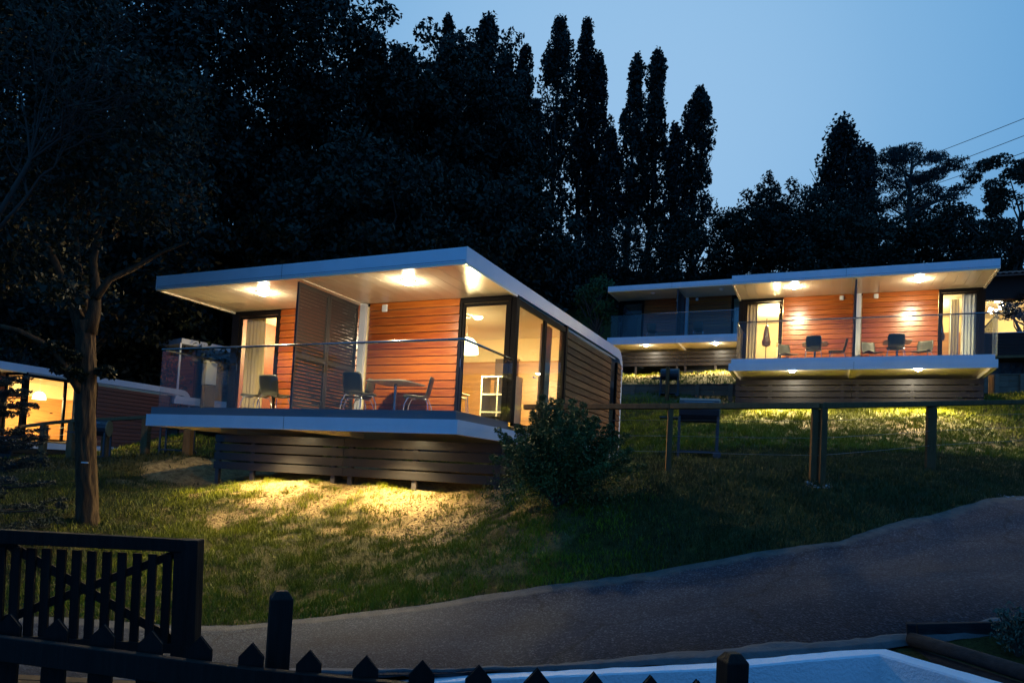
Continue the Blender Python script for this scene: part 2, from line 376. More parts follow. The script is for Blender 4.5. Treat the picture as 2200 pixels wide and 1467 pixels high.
ZZ = np.where(yardmask(UU, VV), -1.78, ZZ)
nv_, nu_ = UU.shape
idx = np.arange(nv_ * nu_).reshape(nv_, nu_)
fc = np.stack([idx[:-1, :-1], idx[:-1, 1:], idx[1:, 1:], idx[1:, :-1]], -1).reshape(-1, 4)
def ground_material():
    m = bpy.data.materials.new('soil_and_turf'); m.use_nodes = True; n = m.node_tree.nodes; l = m.node_tree.links; b = n['Principled BSDF']
    b.inputs['Roughness'].default_value = .95; b.inputs['Specular IOR Level'].default_value = .15
    at = n.new('ShaderNodeAttribute'); at.attribute_name = 'soil'
    tc = n.new('ShaderNodeTexCoord')
    def nz(sc, d=6):
        t = n.new('ShaderNodeTexNoise'); t.inputs['Scale'].default_value = sc; t.inputs['Detail'].default_value = d; t.inputs['Roughness'].default_value = .65
        l.new(tc.outputs['Object'], t.inputs['Vector']); return t
    def ramp(src, p0, c0, p1, c1):
        r = n.new('ShaderNodeValToRGB'); r.color_ramp.elements[0].position = p0; r.color_ramp.elements[1].position = p1
        r.color_ramp.elements[0].color = (*c0, 1); r.color_ramp.elements[1].color = (*c1, 1); l.new(src, r.inputs[0]); return r
    s = ramp(nz(9).outputs['Fac'], .32, (.13, .080, .034), .62, (.38, .26, .110))
    g = ramp(nz(5).outputs['Fac'], .35, (.026, .024, .005), .65, (.070, .058, .012))
    mx = n.new('ShaderNodeMix'); mx.data_type = 'RGBA'; l.new(at.outputs['Fac'], mx.inputs[0])
    l.new(g.outputs[0], mx.inputs[6]); l.new(s.outputs[0], mx.inputs[7])
    # dark crumbs
    cr = ramp(nz(46, 3).outputs['Fac'], .36, (.35, .33, .3), .48, (1, 1, 1))
    mu = n.new('ShaderNodeMix'); mu.data_type = 'RGBA'; mu.blend_type = 'MULTIPLY'; mu.inputs[0].default_value = .8
    l.new(mx.outputs[2], mu.inputs[6]); l.new(cr.outputs[0], mu.inputs[7]); l.new(mu.outputs[2], b.inputs['Base Color'])
    bp = n.new('ShaderNodeBump'); bp.inputs['Strength'].default_value = .9; bp.inputs['Distance'].default_value = .05
    l.new(nz(14, 8).outputs['Fac'], bp.inputs['Height']); l.new(bp.outputs[0], b.inputs['Normal']); return m
gme = np_mesh('hillside', np.stack([XX, YY, ZZ], -1).reshape(-1, 3), fc, ground_material())
at_ = gme.attributes.new('soil', 'FLOAT', 'POINT'); at_.data.foreach_set('value', soil(XX, YY).astype(np.float32).ravel())
gme.polygons.foreach_set('use_smooth', [True] * len(gme.polygons))
tag(link('hillside', gme), kind='structure')
# road
def road_material():
    m = bpy.data.materials.new('asphalt'); m.use_nodes = True; n = m.node_tree.nodes; l = m.node_tree.links; b = n['Principled BSDF']
    tc = n.new('ShaderNodeTexCoord'); at = n.new('ShaderNodeAttribute'); at.attribute_name = 'edge'
    def nz(sc, d=4, r=.6):
        t = n.new('ShaderNodeTexNoise'); t.inputs['Scale'].default_value = sc; t.inputs['Detail'].default_value = d; t.inputs['Roughness'].default_value = r
        l.new(tc.outputs['Object'], t.inputs['Vector']); return t
    def ramp(src, *st):
        r = n.new('ShaderNodeValToRGB'); e = r.color_ramp.elements
        while len(e) < len(st): e.new(.5)
        for k, (p, c) in enumerate(st): e[k].position = p; e[k].color = (*c, 1)
        l.new(src, r.inputs[0]); return r
    vo = n.new('ShaderNodeTexVoronoi'); vo.inputs['Scale'].default_value = 75; l.new(tc.outputs['Object'], vo.inputs['Vector'])
    sep = n.new('ShaderNodeSeparateColor'); l.new(vo.outputs['Color'], sep.inputs[0])
    agg = ramp(sep.outputs[0], (0, (.010, .016, .027)), (.6, (.021, .030, .045)), (.88, (.045, .058, .078)), (1, (.12, .135, .155)))
    big = ramp(nz(.9, 5).outputs['Fac'], (.3, (.62, .62, .66)), (.7, (1.15, 1.12, 1.08)))
    mu = n.new('ShaderNodeMix'); mu.data_type = 'RGBA'; mu.blend_type = 'MULTIPLY'; mu.inputs[0].default_value = 1
    l.new(agg.outputs[0], mu.inputs[6]); l.new(big.outputs[0], mu.inputs[7])
    # fine cracks and patched bands
    vc = n.new('ShaderNodeTexVoronoi'); vc.feature = 'DISTANCE_TO_EDGE'; vc.inputs['Scale'].default_value = .55
    wob = n.new('ShaderNodeMix'); wob.data_type = 'VECTOR'; wob.inputs[0].default_value = .35; l.new(tc.outputs['Object'], wob.inputs[4]); l.new(nz(1.8, 6).outputs['Color'], wob.inputs[5]); l.new(wob.outputs[1], vc.inputs['Vector'])
    ck = ramp(vc.outputs['Distance'], (.0, (.35, .35, .35)), (.012, (1, 1, 1)))
    m2 = n.new('ShaderNodeMix'); m2.data_type = 'RGBA'; m2.blend_type = 'MULTIPLY'; m2.inputs[0].default_value = .8; l.new(mu.outputs[2], m2.inputs[6]); l.new(ck.outputs[0], m2.inputs[7])
    bd_ = ramp(at.outputs['Fac'], (.0, (.45, .45, .47)), (.16, (.75, .75, .77)), (.30, (1, 1, 1)), (.48, (.86, .86, .87)), (.7, (1.1, 1.1, 1.1)))
    m3 = n.new('ShaderNodeMix'); m3.data_type = 'RGBA'; m3.blend_type = 'MULTIPLY'; m3.inputs[0].default_value = 1; l.new(m2.outputs[2], m3.inputs[6]); l.new(bd_.outputs[0], m3.inputs[7]); mu = m3
    # dusty concrete strip on the far edge, broken by noise
    ad = n.new('ShaderNodeMath'); ad.operation = 'MULTIPLY_ADD'; ad.inputs[1].default_value = .10; l.new(nz(3.5, 5).outputs['Fac'], ad.inputs[0]); l.new(at.outputs['Fac'], ad.inputs[2])
    k = ramp(ad.outputs[0], (.955, (0, 0, 0)), (.985, (1, 1, 1)))
    mx = n.new('ShaderNodeMix'); mx.data_type = 'RGBA'; l.new(k.outputs[0], mx.inputs[0]); l.new(mu.outputs[2], mx.inputs[6])
    du = ramp(nz(8, 5).outputs['Fac'], (.3, (.060, .060, .057)), (.7, (.115, .110, .100))); l.new(du.outputs[0], mx.inputs[7])
    l.new(mx.outputs[2], b.inputs['Base Color'])
    b.inputs['Roughness'].default_value = .8; b.inputs['Specular IOR Level'].default_value = .12
    bp = n.new('ShaderNodeBump'); bp.inputs['Strength'].default_value = .75; bp.inputs['Distance'].default_value = .010
    l.new(vo.outputs['Distance'], bp.inputs['Height']); l.new(bp.outputs[0], b.inputs['Normal']); return m
ru = np.arange(-14, 19, .08); tt = np.linspace(0, 1, 40)
RU, TT = np.meshgrid(ru, tt); vn_, vf_ = vnear(RU), vfar_e(RU); RV = vn_ + (vf_ - vn_) * TT
RX, RY = uv2xy(RU, RV); RZ = H0(RX, RY) + .004 + .02 * TT * (1 - TT)
ix = np.arange(RU.size).reshape(RU.shape); rf = np.stack([ix[:-1, :-1], ix[:-1, 1:], ix[1:, 1:], ix[1:, :-1]], -1).reshape(-1, 4)
rme = np_mesh('road', np.stack([RX, RY, RZ], -1).reshape(-1, 3), rf, road_material())
a2 = rme.attributes.new('edge', 'FLOAT', 'POINT'); a2.data.foreach_set('value', (TT - .035 * smooth(-1, 4, RU) * TT).astype(np.float32).ravel())
rme.polygons.foreach_set('use_smooth', [True] * len(rme.polygons))
tag(link('road', rme), kind='structure')
# rough concrete kerb between road and white wall
ku = np.arange(-6, 4.0, .05); kt = np.linspace(0, 1, 8); KU, KT = np.meshgrid(ku, kt)
kb = np.interp(KU, wf[:, 0], wf[:, 1]) + .172; kn = vnear(KU) + .06 + (fbm(KU, KU * 0, 3, 4) - .5) * .16
KV = kb + (kn - kb) * KT; KX, KY = uv2xy(KU, KV)
KZ = H0(KX, KY) + .020 + (fbm(KU, KV, 9, 3) - .5) * .022 - .05 * (KT >= 1) - .03 * (KT <= 0)
ix = np.arange(KU.size).reshape(KU.shape); kf = np.stack([ix[:-1, :-1], ix[:-1, 1:], ix[1:, 1:], ix[1:, :-1]], -1).reshape(-1, 4)
kme = np_mesh('kerb', np.stack([KX, KY, KZ], -1).reshape(-1, 3), kf, M['kerb'])
tag(link('kerb', kme), kind='structure')
def gz(x, y): return float(H(np.array([x]), np.array([y]))[0])
def ground_at(px, py, d):
    """point on the ground under the pixel's ray at depth d"""
    w = P(px, py, d); return np.array([w[0], w[1], gz(w[0], w[1])])

# ------------------------------------------------------------------ cabins
PLANK_CACHE = {}
def oA_FLUSH(off): return off[2] < 1   # the nearest deck has flush fittings
def plank_mesh(L, axis, m, h=.1527):
    """one lapped siding board of length L: bottom edge proud, top edge set back, chamfered"""
    k = (round(L, 3), axis, m, round(h, 4))
    if k not in PLANK_CACHE:
        g = h - .009
        prof = [(.0, 0), (-.030, .003), (-.034, .010), (-.018, g - .006), (-.014, g), (0, g)]
        mb = MB()
        if axis == 'x': mb.prism(prof, 'x', 0, L)
        else: mb.prism([(-p[0], p[1]) for p in prof], 'y', 0, L)
        me = mb.mesh('plank'); me.materials.append(M[m]); PLANK_CACHE[k] = me
    return PLANK_CACHE[k]
def siding(parent, x, y, z0, L, n=15, axis='x', m='siding', back=None, jit=0):
    w = empty('wall', (x, y, z0), 0, parent)
    th = .05
    b = MB()
    if axis == 'x': b.box(0, L, .002, th, 0, n * .1527 - .004)
    else: b.box(-th, -.002, 0, L, 0, n * .1527 - .004)
    b.build('wall_core', M['seam'], w)
    for k in range(n):
        o = link('plank', plank_mesh(L - .004, axis, m), w, (.002 if axis == 'x' else 0, 0 if axis == 'x' else .002, .003 + k * .1527))
    return w
def frame_rect(mb, x0, x1, z0, z1, y0, y1, t):
    mb.box(x0, x0 + t, y0, y1, z0, z1); mb.box(x1 - t, x1, y0, y1, z0, z1)
    mb.box(x0 + t + .001, x1 - t - .001, y0 + .001, y1 - .001, z0 + .001, z0 + t); mb.box(x0 + t + .001, x1 - t - .001, y0 + .001, y1 - .001, z1 - t, z1 - .001)
def curtain_mesh(w, h, amp=.035, folds=7, seed=0):
    rn = random.Random(seed); v = []; f = []; N = folds * 10; Mz = 6
    ph = rn.random() * 6
    for j in range(Mz + 1):
        for i in range(N + 1):
            t = i / N; a = amp * (.7 + .3 * math.sin(t * 9 + ph)); s = 1 + .10 * (j / Mz - .5) * math.sin(t * 5)
            v.append((t * w, a * math.sin(t * folds * 2 * math.pi * s + ph) + .3 * a * math.sin(t * folds * 5.1), h * j / Mz))
    for j in range(Mz):
        for i in range(N):
            a = j * (N + 1) + i; f.append((a, a + 1, a + N + 2, a + N + 1))
    me = bpy.data.meshes.new('curtain'); me.from_pydata(v, [], f); me.polygons.foreach_set('use_smooth', [True] * len(f)); me.update(); return me
WD, LEN, DK, SOF, TOP = 6.72, 9.05, .29, 2.635, 2.87
def cabin(off, label, lit=(1, 1), soffit=1, lampx=(2.06, 5.26), under=1, side='siding_side', front='siding', skirt_y=1.7, group='timber cabins with white cantilevered decks on the slope', front_detail=True, under_x=(1.95, 5.05), under_y=.85, skirt_n=4):
    R0 = tag(empty('cabin', off), label, 'cabin', group)
    # white roof shell running over the back and down to the ground
    def arc(cx, cz, r, a0, a1, n=6): return [(cx + r * math.cos(rad(a0 + (a1 - a0) * k / n)), cz + r * math.sin(rad(a0 + (a1 - a0) * k / n))) for k in range(n + 1)]
    outer = [(0, TOP)] + arc(LEN - .45, TOP - .45, .45, 90, 0) + [(LEN, -.12)]
    inner = [(LEN - .10, -.12)] + arc(LEN - .45, TOP - .55, .32, 0, 90) + [(LEN - 1.2, SOF + .02), (0, SOF)]
    MB().prism(outer + inner, 'x', 0, WD).build('roof', M['white'], R0, bevel=.006)
    MB().box(.02, WD - .02, -.002, .004, SOF + .03, SOF + .036).build('roof_seam', M['seam'], R0)
    for jx in (WD * .46,): MB().box(jx, jx + .006, -.003, .003, SOF + .002, TOP - .002).build('roof_joint', M['seam'], R0)
    # soffit panels over the deck
    sp = 12; pw = (WD / 2 - .16) / sp; pm = MB().box(0, pw - .006, 0, 1.82, 0, .012).mesh('soffit_panel'); pm.materials.append(M['cream'])
    for hx in (.06, WD / 2 + .10):
        for k in range(sp): link('soffit_panel', pm, R0, (hx + k * pw, .10, SOF - .016))
    tb = MB(); tb.box(.0, WD, .004, .095, SOF - .035, SOF - .002); tb.box(.0, .055, .096, 1.98, SOF - .045, SOF - .002); tb.box(WD - .055, WD, .096, 1.98, SOF - .045, SOF - .002)
    tb.box(WD / 2 - .09, WD / 2 + .09, .096, 1.98, SOF - .030, SOF - .002)
    tb.build('soffit_trim', M['cream'], R0)
    # deck slab
    MB().box(0, WD, 0, LEN - .12, .114, .222).box(0, WD, 0, .045, 0, .113).box(0, .045, .046, LEN - .12, 0, .113).box(WD - .045, WD, .046, LEN - .12, 0, .113).build('deck_slab', M['white'], R0)
    MB().box(WD / 2 - .004, WD / 2 + .004, -.003, .003, .002, .220).build('slab_joint', M['seam'], R0)
    MB().box(.06, WD - .06, .05, .125, .2225, .362).box(.06, .135, .126, 1.98, .2225, .362).box(WD - .135, WD - .06, .126, 1.98, .2225, .362).build('deck_upstand', M['upstand_dark'] if oA_FLUSH(off) else M['white'], R0)
    MB().box(.136, WD - .136, .126, 1.93, .2225, .262).build('deck_floor', M['deckfloor'], R0)
    MB().box(.136, WD - .136, 1.931, 2.03, .2225, .344).build('threshold', M['frame'], R0)
    for ub0, ub1 in ((.046, .12), (WD - .12, WD - .046), (WD / 2 - .1, WD / 2 + .1)): MB().box(ub0, ub1, .046, 2.2, .004, .1015).build('deck_beam', M['cream'], R0)
    MB().box(.046, WD - .046, .046, LEN - .3, .102, .1135).build('deck_underside', M['cream'], R0)
    # front wall
    zf = .345
    siding(R0, 1.34, 1.985, zf, 2.06, axis='x', m=front)
    siding(R0, 3.58, 1.985, zf, 1.99, axis='x', m=front)
    MB().box(WD / 2 + .06, WD / 2 + .19, 1.86, 1.93, .263, SOF - .031).build('wall_post', M['white'], R0)
    MB().box(3.40, 3.54, 2.03, 5.5, .3, SOF).build('party_wall', M['iwall'], R0)
    # vent boxes
    for vx in ((2.95, 3.88) if True else ()):
        vb = empty('vent_cover', (vx, 1.95, SOF - .19), 0, R0)
        MB().box(0, .125, -.03, 0, 0, .14).build('cover_plate', M['ventbox'], vb, bevel=.01)
        MB().box(.02, .105, -.036, -.031, .02, .12).build('vent_grille', M['white'], vb)
    # glazed doors in the front
    for (x0, x1, who, m0) in ((.15, 1.33, 'door', 0), (5.58, 6.62, 'door', 1)):
        d = empty('glazed_door', (0, 0, 0), 0, R0)
        fb = MB(); frame_rect(fb, x0, x1, .345, SOF - .05, 1.95, 2.03, .055); fb.build('frame', M['frame'], d)
        sb = MB(); sx0 = x0 + .06; sx1 = x1 - .06
        frame_rect(sb, sx0, sx1, .41, SOF - .12, 1.97, 2.015, .05); sb.build('sash', M['frame'], d)
        MB().box(sx0 + .051, sx1 - .051, 1.99, 1.998, .462, SOF - .172).build('pane', M['glass'], d)
        MB().box(sx0 + .015, sx0 + .03, 1.93, 1.97, 1.35, 1.50).build('handle', M['steel'], d)
    MB().box(0, WD, 1.99, 2.05, SOF - .05, SOF - .001).build('head_trim', M['frame'], R0)
    MB().box(.0, .145, 1.96, 2.06, .36, SOF - .051).build('corner_post', M['frame'], R0)
    MB().box(6.625, 6.72, 1.96, 2.06, .36, SOF - .051).build('corner_post', M['frame'], R0)
    # side glazing on the right
    for (y0, y1) in ((2.062, 3.42), (3.425, 4.55)):
        wdo = empty('side_window', (0, 0, 0), 0, R0)
        fb = MB(); x = 6.66
        for a in ((y0, y0 + .05), (y1 - .05, y1)): fb.box(x, x + .055, a[0], a[1], .30, SOF - .051)
        fb.box(x, x + .055, y0 + .051, y1 - .051, .30, .36); fb.box(x, x + .055, y0 + .051, y1 - .051, SOF - .16, SOF - .052)
        fb.build('frame', M['frame'], wdo)
        MB().box(x + .02, x + .028, y0 + .052, y1 - .052, .361, SOF - .161).build('pane', M['glass'], wdo)
    MB().box(6.70, 6.735, 2.9, 3.0, 1.28, 1.31).build('window_handle', M['steel'], R0)
    MB().box(6.58, 6.73, 4.555, 4.66, .2, SOF - .003).build('side_post', M['frame'], R0)
    siding(R0, 6.70, 4.67, .24, 3.28, n=15, axis='y', m=side)
    siding(R0, 6.70, 8.58, .24, .36, n=15, axis='y', m=side)
    siding(R0, 6.70, 7.955, 2.225, .62, n=2, axis='y', m=side) if False else None
    wdo = empty('side_window', (0, 0, 0), 0, R0)
    fb = MB(); fb.box(6.66, 6.72, 7.955, 8.01, .24, 2.5); fb.box(6.66, 6.72, 8.52, 8.575, .24, 2.5); fb.build('frame', M['frame'], wdo)
    MB().box(6.68, 6.69, 8.011, 8.519, .24, 2.5).build('pane', M['glass'], wdo)
    # plain left side, inner lining and floor
    MB().box(.04, .09, 2.065, LEN - .35, .2, SOF - .003).build('side_wall', M['siding_red'], R0)
    ib = MB(); ib.box(.09, WD - .1, 2.04, LEN - .5, .24, .30); ib.build('interior_floor', M['ifloor'], R0)
    MB().box(.09, WD - .06, 2.06, LEN - .5, SOF - .05, SOF - .004).build('interior_ceiling', M['iceil'], R0)
    MB().box(.1, WD - .08, 5.5, 5.56, .3, SOF - .051).build('partition', M['iwall'], R0)
    MB().box(1.4, 3.39, 2.045, 2.06, .3, SOF - .051).build('inner_lining', M['iwall'], R0)
    MB().box(3.55, 5.57, 2.045, 2.06, .3, SOF - .051).build('inner_lining', M['iwall'], R0)
    MB().box(6.60, 6.62, 4.67, 5.49, .3, SOF - .051).build('inner_lining', M['iwall'], R0)
    MB().box(6.60, 6.645, 5.57, 7.9, .3, SOF - .051).build('inner_lining', M['iwall'], R0)
    MB().box(3.60, WD - .13, 5.44, 5.499, .3, 2.05).build('wainscot', M['iwood'], R0)
    MB().box(3.541, 3.58, 2.3, 5.43, .3, 2.05).build('wainscot', M['iwood'], R0)
    # louvred screen between the two decks
    ls = empty('louvred_screen', (WD / 2, 0, 0), 0, R0)
    lf = MB(); t = .05
    for (a, b_) in ((.12, .985), (.995, 1.86)):
        lf.box(-.022, .022, a + .02 * (a < .5), a + t, .263, SOF - .05); lf.box(-.022, .022, b_ - t, b_, .263, SOF - .05)
        for zz in ((.264, .34), (1.27, 1.35), (SOF - .12, SOF - .051)): lf.box(-.0215, .0215, a + t + .0005, b_ - t - .0005, zz[0], zz[1])
    lf.build('screen_frame', M['louver'], ls)
    sm = MB(); c, s = math.cos(rad(66)), math.sin(rad(66))
    sm.obox((0, .3825, 0), (0, 1, 0), (c, 0, s), (-s, 0, c), .379, .0288, .0025); sme = sm.mesh('slat'); sme.materials.append(M['louver'])
    for a in (.17, 1.045):
        for z in list(np.linspace(.365, 1.250, 15)) + list(np.linspace(1.372, 2.495, 19)): link('slat', sme, ls, (0, a, z))
    # glass balustrade
    gr = empty('glass_railing', (0, 0, 0), 0, R0)
    rt = MB(); rz = 1.465; rt.tube([(.20, 1.93, rz), (.20, .09, rz), (WD - .20 + .19, .09, rz), (WD - .01, 1.93, rz)], .021, 8)
    rt.build('handrail', M['steel'], gr, smooth=True)
    xs = [.20, 1.73, 3.36, 5.0, WD - .01]
    for a, b_ in zip(xs[:-1], xs[1:]): MB().box(a + .006, b_ - .006, .084, .096, .365, rz - .018).build('pane', M['railglass'], gr)
    MB().box(.194, .206, .10, 1.92, .365, rz - .018).build('pane', M['railglass'], gr)
    MB().box(WD - .016, WD - .004, .10, 1.92, .365, rz - .018).build('pane', M['railglass'], gr)
    # soffit lamps
    for lx in lampx:
        lm = empty('ceiling_lamp', (lx, .66, SOF - .018), 0, R0)
        MB().lathe((0, 0, 0), [(.0, 0), (.12, 0), (.12, -.016), (.10, -.020)], 20).build('lamp_ring', M['white'], lm)
        prof = [(.099, -.014), (.095, -.035), (.075, -.055), (.04, -.068), (0, -.072)]
        MB().lathe((0, 0, 0), prof, 20).build('lamp_glass', M['dome'] if soffit else M['ventbox'], lm, smooth=True)
        if soffit: point('lamp_light', (0, 0, -.075), LAMP_W * soffit, WARM, .05, lm, spot=rad(146))
    # lamps under the deck
    for lx in under_x:
        lm = empty('deck_downlight', (lx, under_y, .1015), 0, R0)
        MB().lathe((0, 0, 0), [(.115, 0), (.115, -.022), (.098, -.022), (.094, -.004)], 20).build('bezel', M['white'], lm)
        MB().lathe((0, 0, 0), [(.074, -.006), (.05, -.010), (0, -.012)] if oA_FLUSH(off) else [(.095, -.012), (.085, -.045), (.05, -.072), (0, -.080)], 20).build('lamp_glass', (M['downlight'] if oA_FLUSH(off) else M['downlight_far']) if under else M['ventbox'], lm)
        if under: point('lamp_light', (0, 0, -.06 if oA_FLUSH(off) else -.10), UNDER_W * under, (1.0, .80, .42), .05, lm, spot=rad(134 if oA_FLUSH(off) else 118)).rotation_euler = (rad(-17 if oA_FLUSH(off) else -14), 0, 0)
    # board skirt below
    sk = empty('skirting_screen', (0, skirt_y, 0), 0, R0)
    for k in range(skirt_n):
        z1 = -.035 - k * .188
        for (a, b_) in ((.02, WD / 2 - .003), (WD / 2 + .003, WD - .02)):
            o = MB().box(a, b_, 0, .035, z1 - .158, z1).build('board', M['skirt'], sk, bevel=.004)
        MB().box(WD - .055, WD - .0205, .036, 3.5, z1 - .158, z1).build('board', M['skirt'], sk)
        MB().box(.0205, .055, .036, 3.5, z1 - .158, z1).build('board', M['skirt'], sk)
    for lx in (.04, 1.0, WD / 2 - .3, WD / 2 + .10, 4.9, WD - .16):
        MB().box(lx, lx + .10, .036, .10, -1.15, -.04).build('leg', M['post'], sk)
    return R0
oA = (-11.87, 9.515, .59); oB = (-2.9, 22.1, 3.49); oC = (-10.2, 33.5, 6.63); oE = (-32.27, 13.6, .08)
cabin(oA, 'nearest timber cabin with lit orange siding and louvred screen across its deck', lit=(1, 1), soffit=1, under=1.05, under_x=(2.15, 4.85), under_y=1.2)
cabin(oB, 'brightly lit cabin standing high on the grass slope above the wire fence', soffit=1, lampx=(1.71, 4.95), under=5.0, under_x=(1.74, 4.98), under_y=.55)
cabin(oC, 'cabin with unlit deck and two lamps beneath it, behind the brightly lit cabin', soffit=0, under=4.0, under_x=(1.79, 5.08), under_y=.85, skirt_y=1.9)
cabin(oE, 'low cabin with dark red side wall and bright window behind the oak trunk', soffit=0, under=0, side='siding_red', skirt_n=2)
# ---- tiny rotated cabin seen past the nearest deck
aD = math.atan2(.8, .6)
RC = P(391, 726, 31.0)
e1 = np.array([*(RH * .60 + FH * .80), 0]); e2 = np.array([*(-RH * .80 + FH * .60), 0])
cd = tag(empty('cabin', (RC[0], RC[1], RC[2] - TOP), math.atan2(e1[1], e1[0])), 'small dark cabin with a roof corner showing over the glass railing of the nearest deck', 'cabin', 'timber cabins with white cantilevered decks on the slope')
# local x = receding right along the front, local y = receding left
MB().box(0, 8, 0, 2.3, TOP - .235, TOP).build('roof', M['white'], cd, bevel=.006)
MB().box(-.3, 8, -.3, 2.3, 0, .21).build('deck_slab', M['white'], cd, bevel=.005)
MB().box(-.2, 8, -.2, 2.2, .211, .34).build('deck_upstand', M['white'], cd)
S_ = P(419, 790, 31.9) - RC; sx, sy = float(S_ @ e1), float(S_ @ e2)
wl_ = empty('wall', (sx, sy, .34), 0, cd)
MB().box(.04, .12, 0, 3.0, 0, 2.28).build('wall_core', M['seam'], wl_)
dpk = MB().box(0, .039, 0, 3.0, 0, .145).mesh('plank'); dpk.materials.append(M['siding_side'])
for k in range(15): link('plank', dpk, wl_, (0, 0, .003 + k * .1527))
MB().box(-.04, .12, -.16, -.01, 0, 2.28).build('corner_post', M['frame'], wl_)
MB().box(.3, 5, -.40, -.38, .0, 2.28).build('door_pane', M['glass'], wl_)
MB().box(-.12, -.05, -.12, -.05, -.0, TOP - .236).build('porch_post', M['white'], cd)
MB().box(.2, 7.8, .4, 2, -1.0, -.01).build('skirting', M['skirt'], cd)
cq = P(441, 825, 31.0); ctop = P(441, 772, 31.0)[2]; ch_ = ctop - cq[2]
cc = tag(empty('storage_cupboard', cq, YAW + rad(40)), 'cream wall cupboard lit on the small dark cabin behind the railing', 'cupboard')
MB().box(0, .45, 0, .55, 0, ch_).build('carcass', M['shelf'], cc, bevel=.006)
for s in (.06, .30): MB().box(-.012, -.001, s, s + .16, ch_ - .14, ch_ - .11).build('handle', M['idark'], cc)
MB().box(.01, .44, .01, .54, -1.4, -.03).build('base_unit', M['idark'], cc)
point('lamp_light', (-.5, -.7, ch_ + .35), 40, WARM, .08, cc)
# ---- chairs and tables
def chair_protos():
    v = []; f = []; prof = []
    # side profile (y back, z): seat front lip -> seat -> bend -> backrest top
    P_ = [(-.24, .415), (-.22, .44), (-.15, .452), (-.03, .440), (.09, .432), (.15, .445), (.185, .49), (.205, .56), (.225, .66), (.245, .76), (.255, .80)]
    W_ = [.19, .215, .225, .225, .215, .205, .205, .21, .215, .205, .185]
    N = 8
    for (y, z), w in zip(P_, W_):
        for i in range(N + 1):
            s = -1 + 2 * i / N; cup = .030 * s * s
            v.append((s * w, y - (cup if z > .48 else 0), z + (cup * .6 if z <= .48 else 0)))
    for j in range(len(P_) - 1):
        for i in range(N): a = j * (N + 1) + i; f.append((a, a + 1, a + N + 2, a + N + 1))
    me = bpy.data.meshes.new('seat_shell'); me.from_pydata(v, [], f); me.polygons.foreach_set('use_smooth', [True] * len(f)); me.materials.append(M['chair'])
    legs = []
    for sx in (-1, 1):
        for fr in (-1, 1):
            mb = MB(); mb.tube([(sx * .12, fr * .06, .425), (sx * .185, fr * .15 + .0, .425), (sx * .21, fr * .205, .30), (sx * .235, fr * .235, 0)], .0095, 6)
            m2 = mb.mesh('leg', True); m2.materials.append(M['chrome']); legs.append(m2)
    return me, legs
CH, LEGS = chair_protos()
def chair(w, rz, label, group):
    o = tag(empty('chair', w, rz), label, 'chair', group)
    s = link('seat_shell', CH, o)
    sm = s.modifiers.new('thickness', 'SOLIDIFY'); sm.thickness = .009
    for m in LEGS: link('leg', m, o)
    return o
def table(w, label, group, s=.40):
    o = tag(empty('table', w), label, 'table', group)
    MB().prism([(-s, -s + .08), (-s + .08, -s), (s - .08, -s), (s, -s + .08), (s, s - .08), (s - .08, s), (-s + .08, s), (-s, s - .08)], 'z', .715, .735).build('table_top', M['table'], o)
    MB().tube([(0, 0, .02), (0, 0, .714)], .03, 10).build('column', M['steel'], o)
    MB().box(-.24, .24, -.24, .24, 0, .02).build('foot', M['frame'], o)
    return o
def on(o, x, y): return (o[0] + x, o[1] + y, o[2] + .263)
# local +y of a chair points to its back; facing = -y
GA = 'deck chairs of the nearest cabin'; GB = 'deck chairs of the brightly lit cabin'
chair(on(oA, 1.62, 1.15), rad(-80), 'grey deck chair in front of the curtained door, seen side-on', GA)
chair(on(oA, 2.20, 1.0), rad(-175), 'dark deck chair half hidden by the louvred screen', GA)
chair(on(oA, 3.86, 1.42), rad(-75), 'grey chair tucked between the louvred screen and the white wall post', GA)
chair(on(oA, 4.30, .80), rad(176), 'dark chair with its back to the railing, in front of the grey table', GA)
chair(on(oA, 5.22, 1.28), rad(-68), 'grey chair right of the table, beside the lit glazed door', GA)
table(on(oA, 4.62, 1.45), 'grey square table against the orange siding of the nearest cabin', 'deck tables', .42)
chair(on(oB, 1.56, 1.45), rad(40), 'pale lit chair beside the left glazed door of the upper cabin', GB)
chair(on(oB, 2.30, .62), rad(180), 'dark chair with its back to the railing left of the upper white post', GB)
chair(on(oB, 2.95, 1.15), rad(-95), 'side-on dark chair next to the upper cabin\'s white post', GB)
chair(on(oB, 3.86, 1.40), rad(30), 'pale lit chair just right of the upper cabin\'s white post', GB)
chair(on(oB, 4.42, .70), rad(180), 'middle dark chair with its back to the railing on the upper right deck', GB)
chair(on(oB, 5.14, 1.40), rad(-25), 'pale lit chair by the right glazed door of the upper cabin', GB)
table(on(oB, 2.32, 1.35), 'small grey table on the left half of the upper deck', 'deck tables', .36)
table(on(oB, 4.5, 1.35), 'small grey table on the right half of the upper deck', 'deck tables', .36)
GC = 'chairs on the unlit deck'
chair(on(oC, 2.1, .7), rad(180), 'dark chair left of the divider on the unlit deck', GC)
chair(on(oC, 4.3, .7), rad(180), 'dark chair right of the divider on the unlit deck', GC)

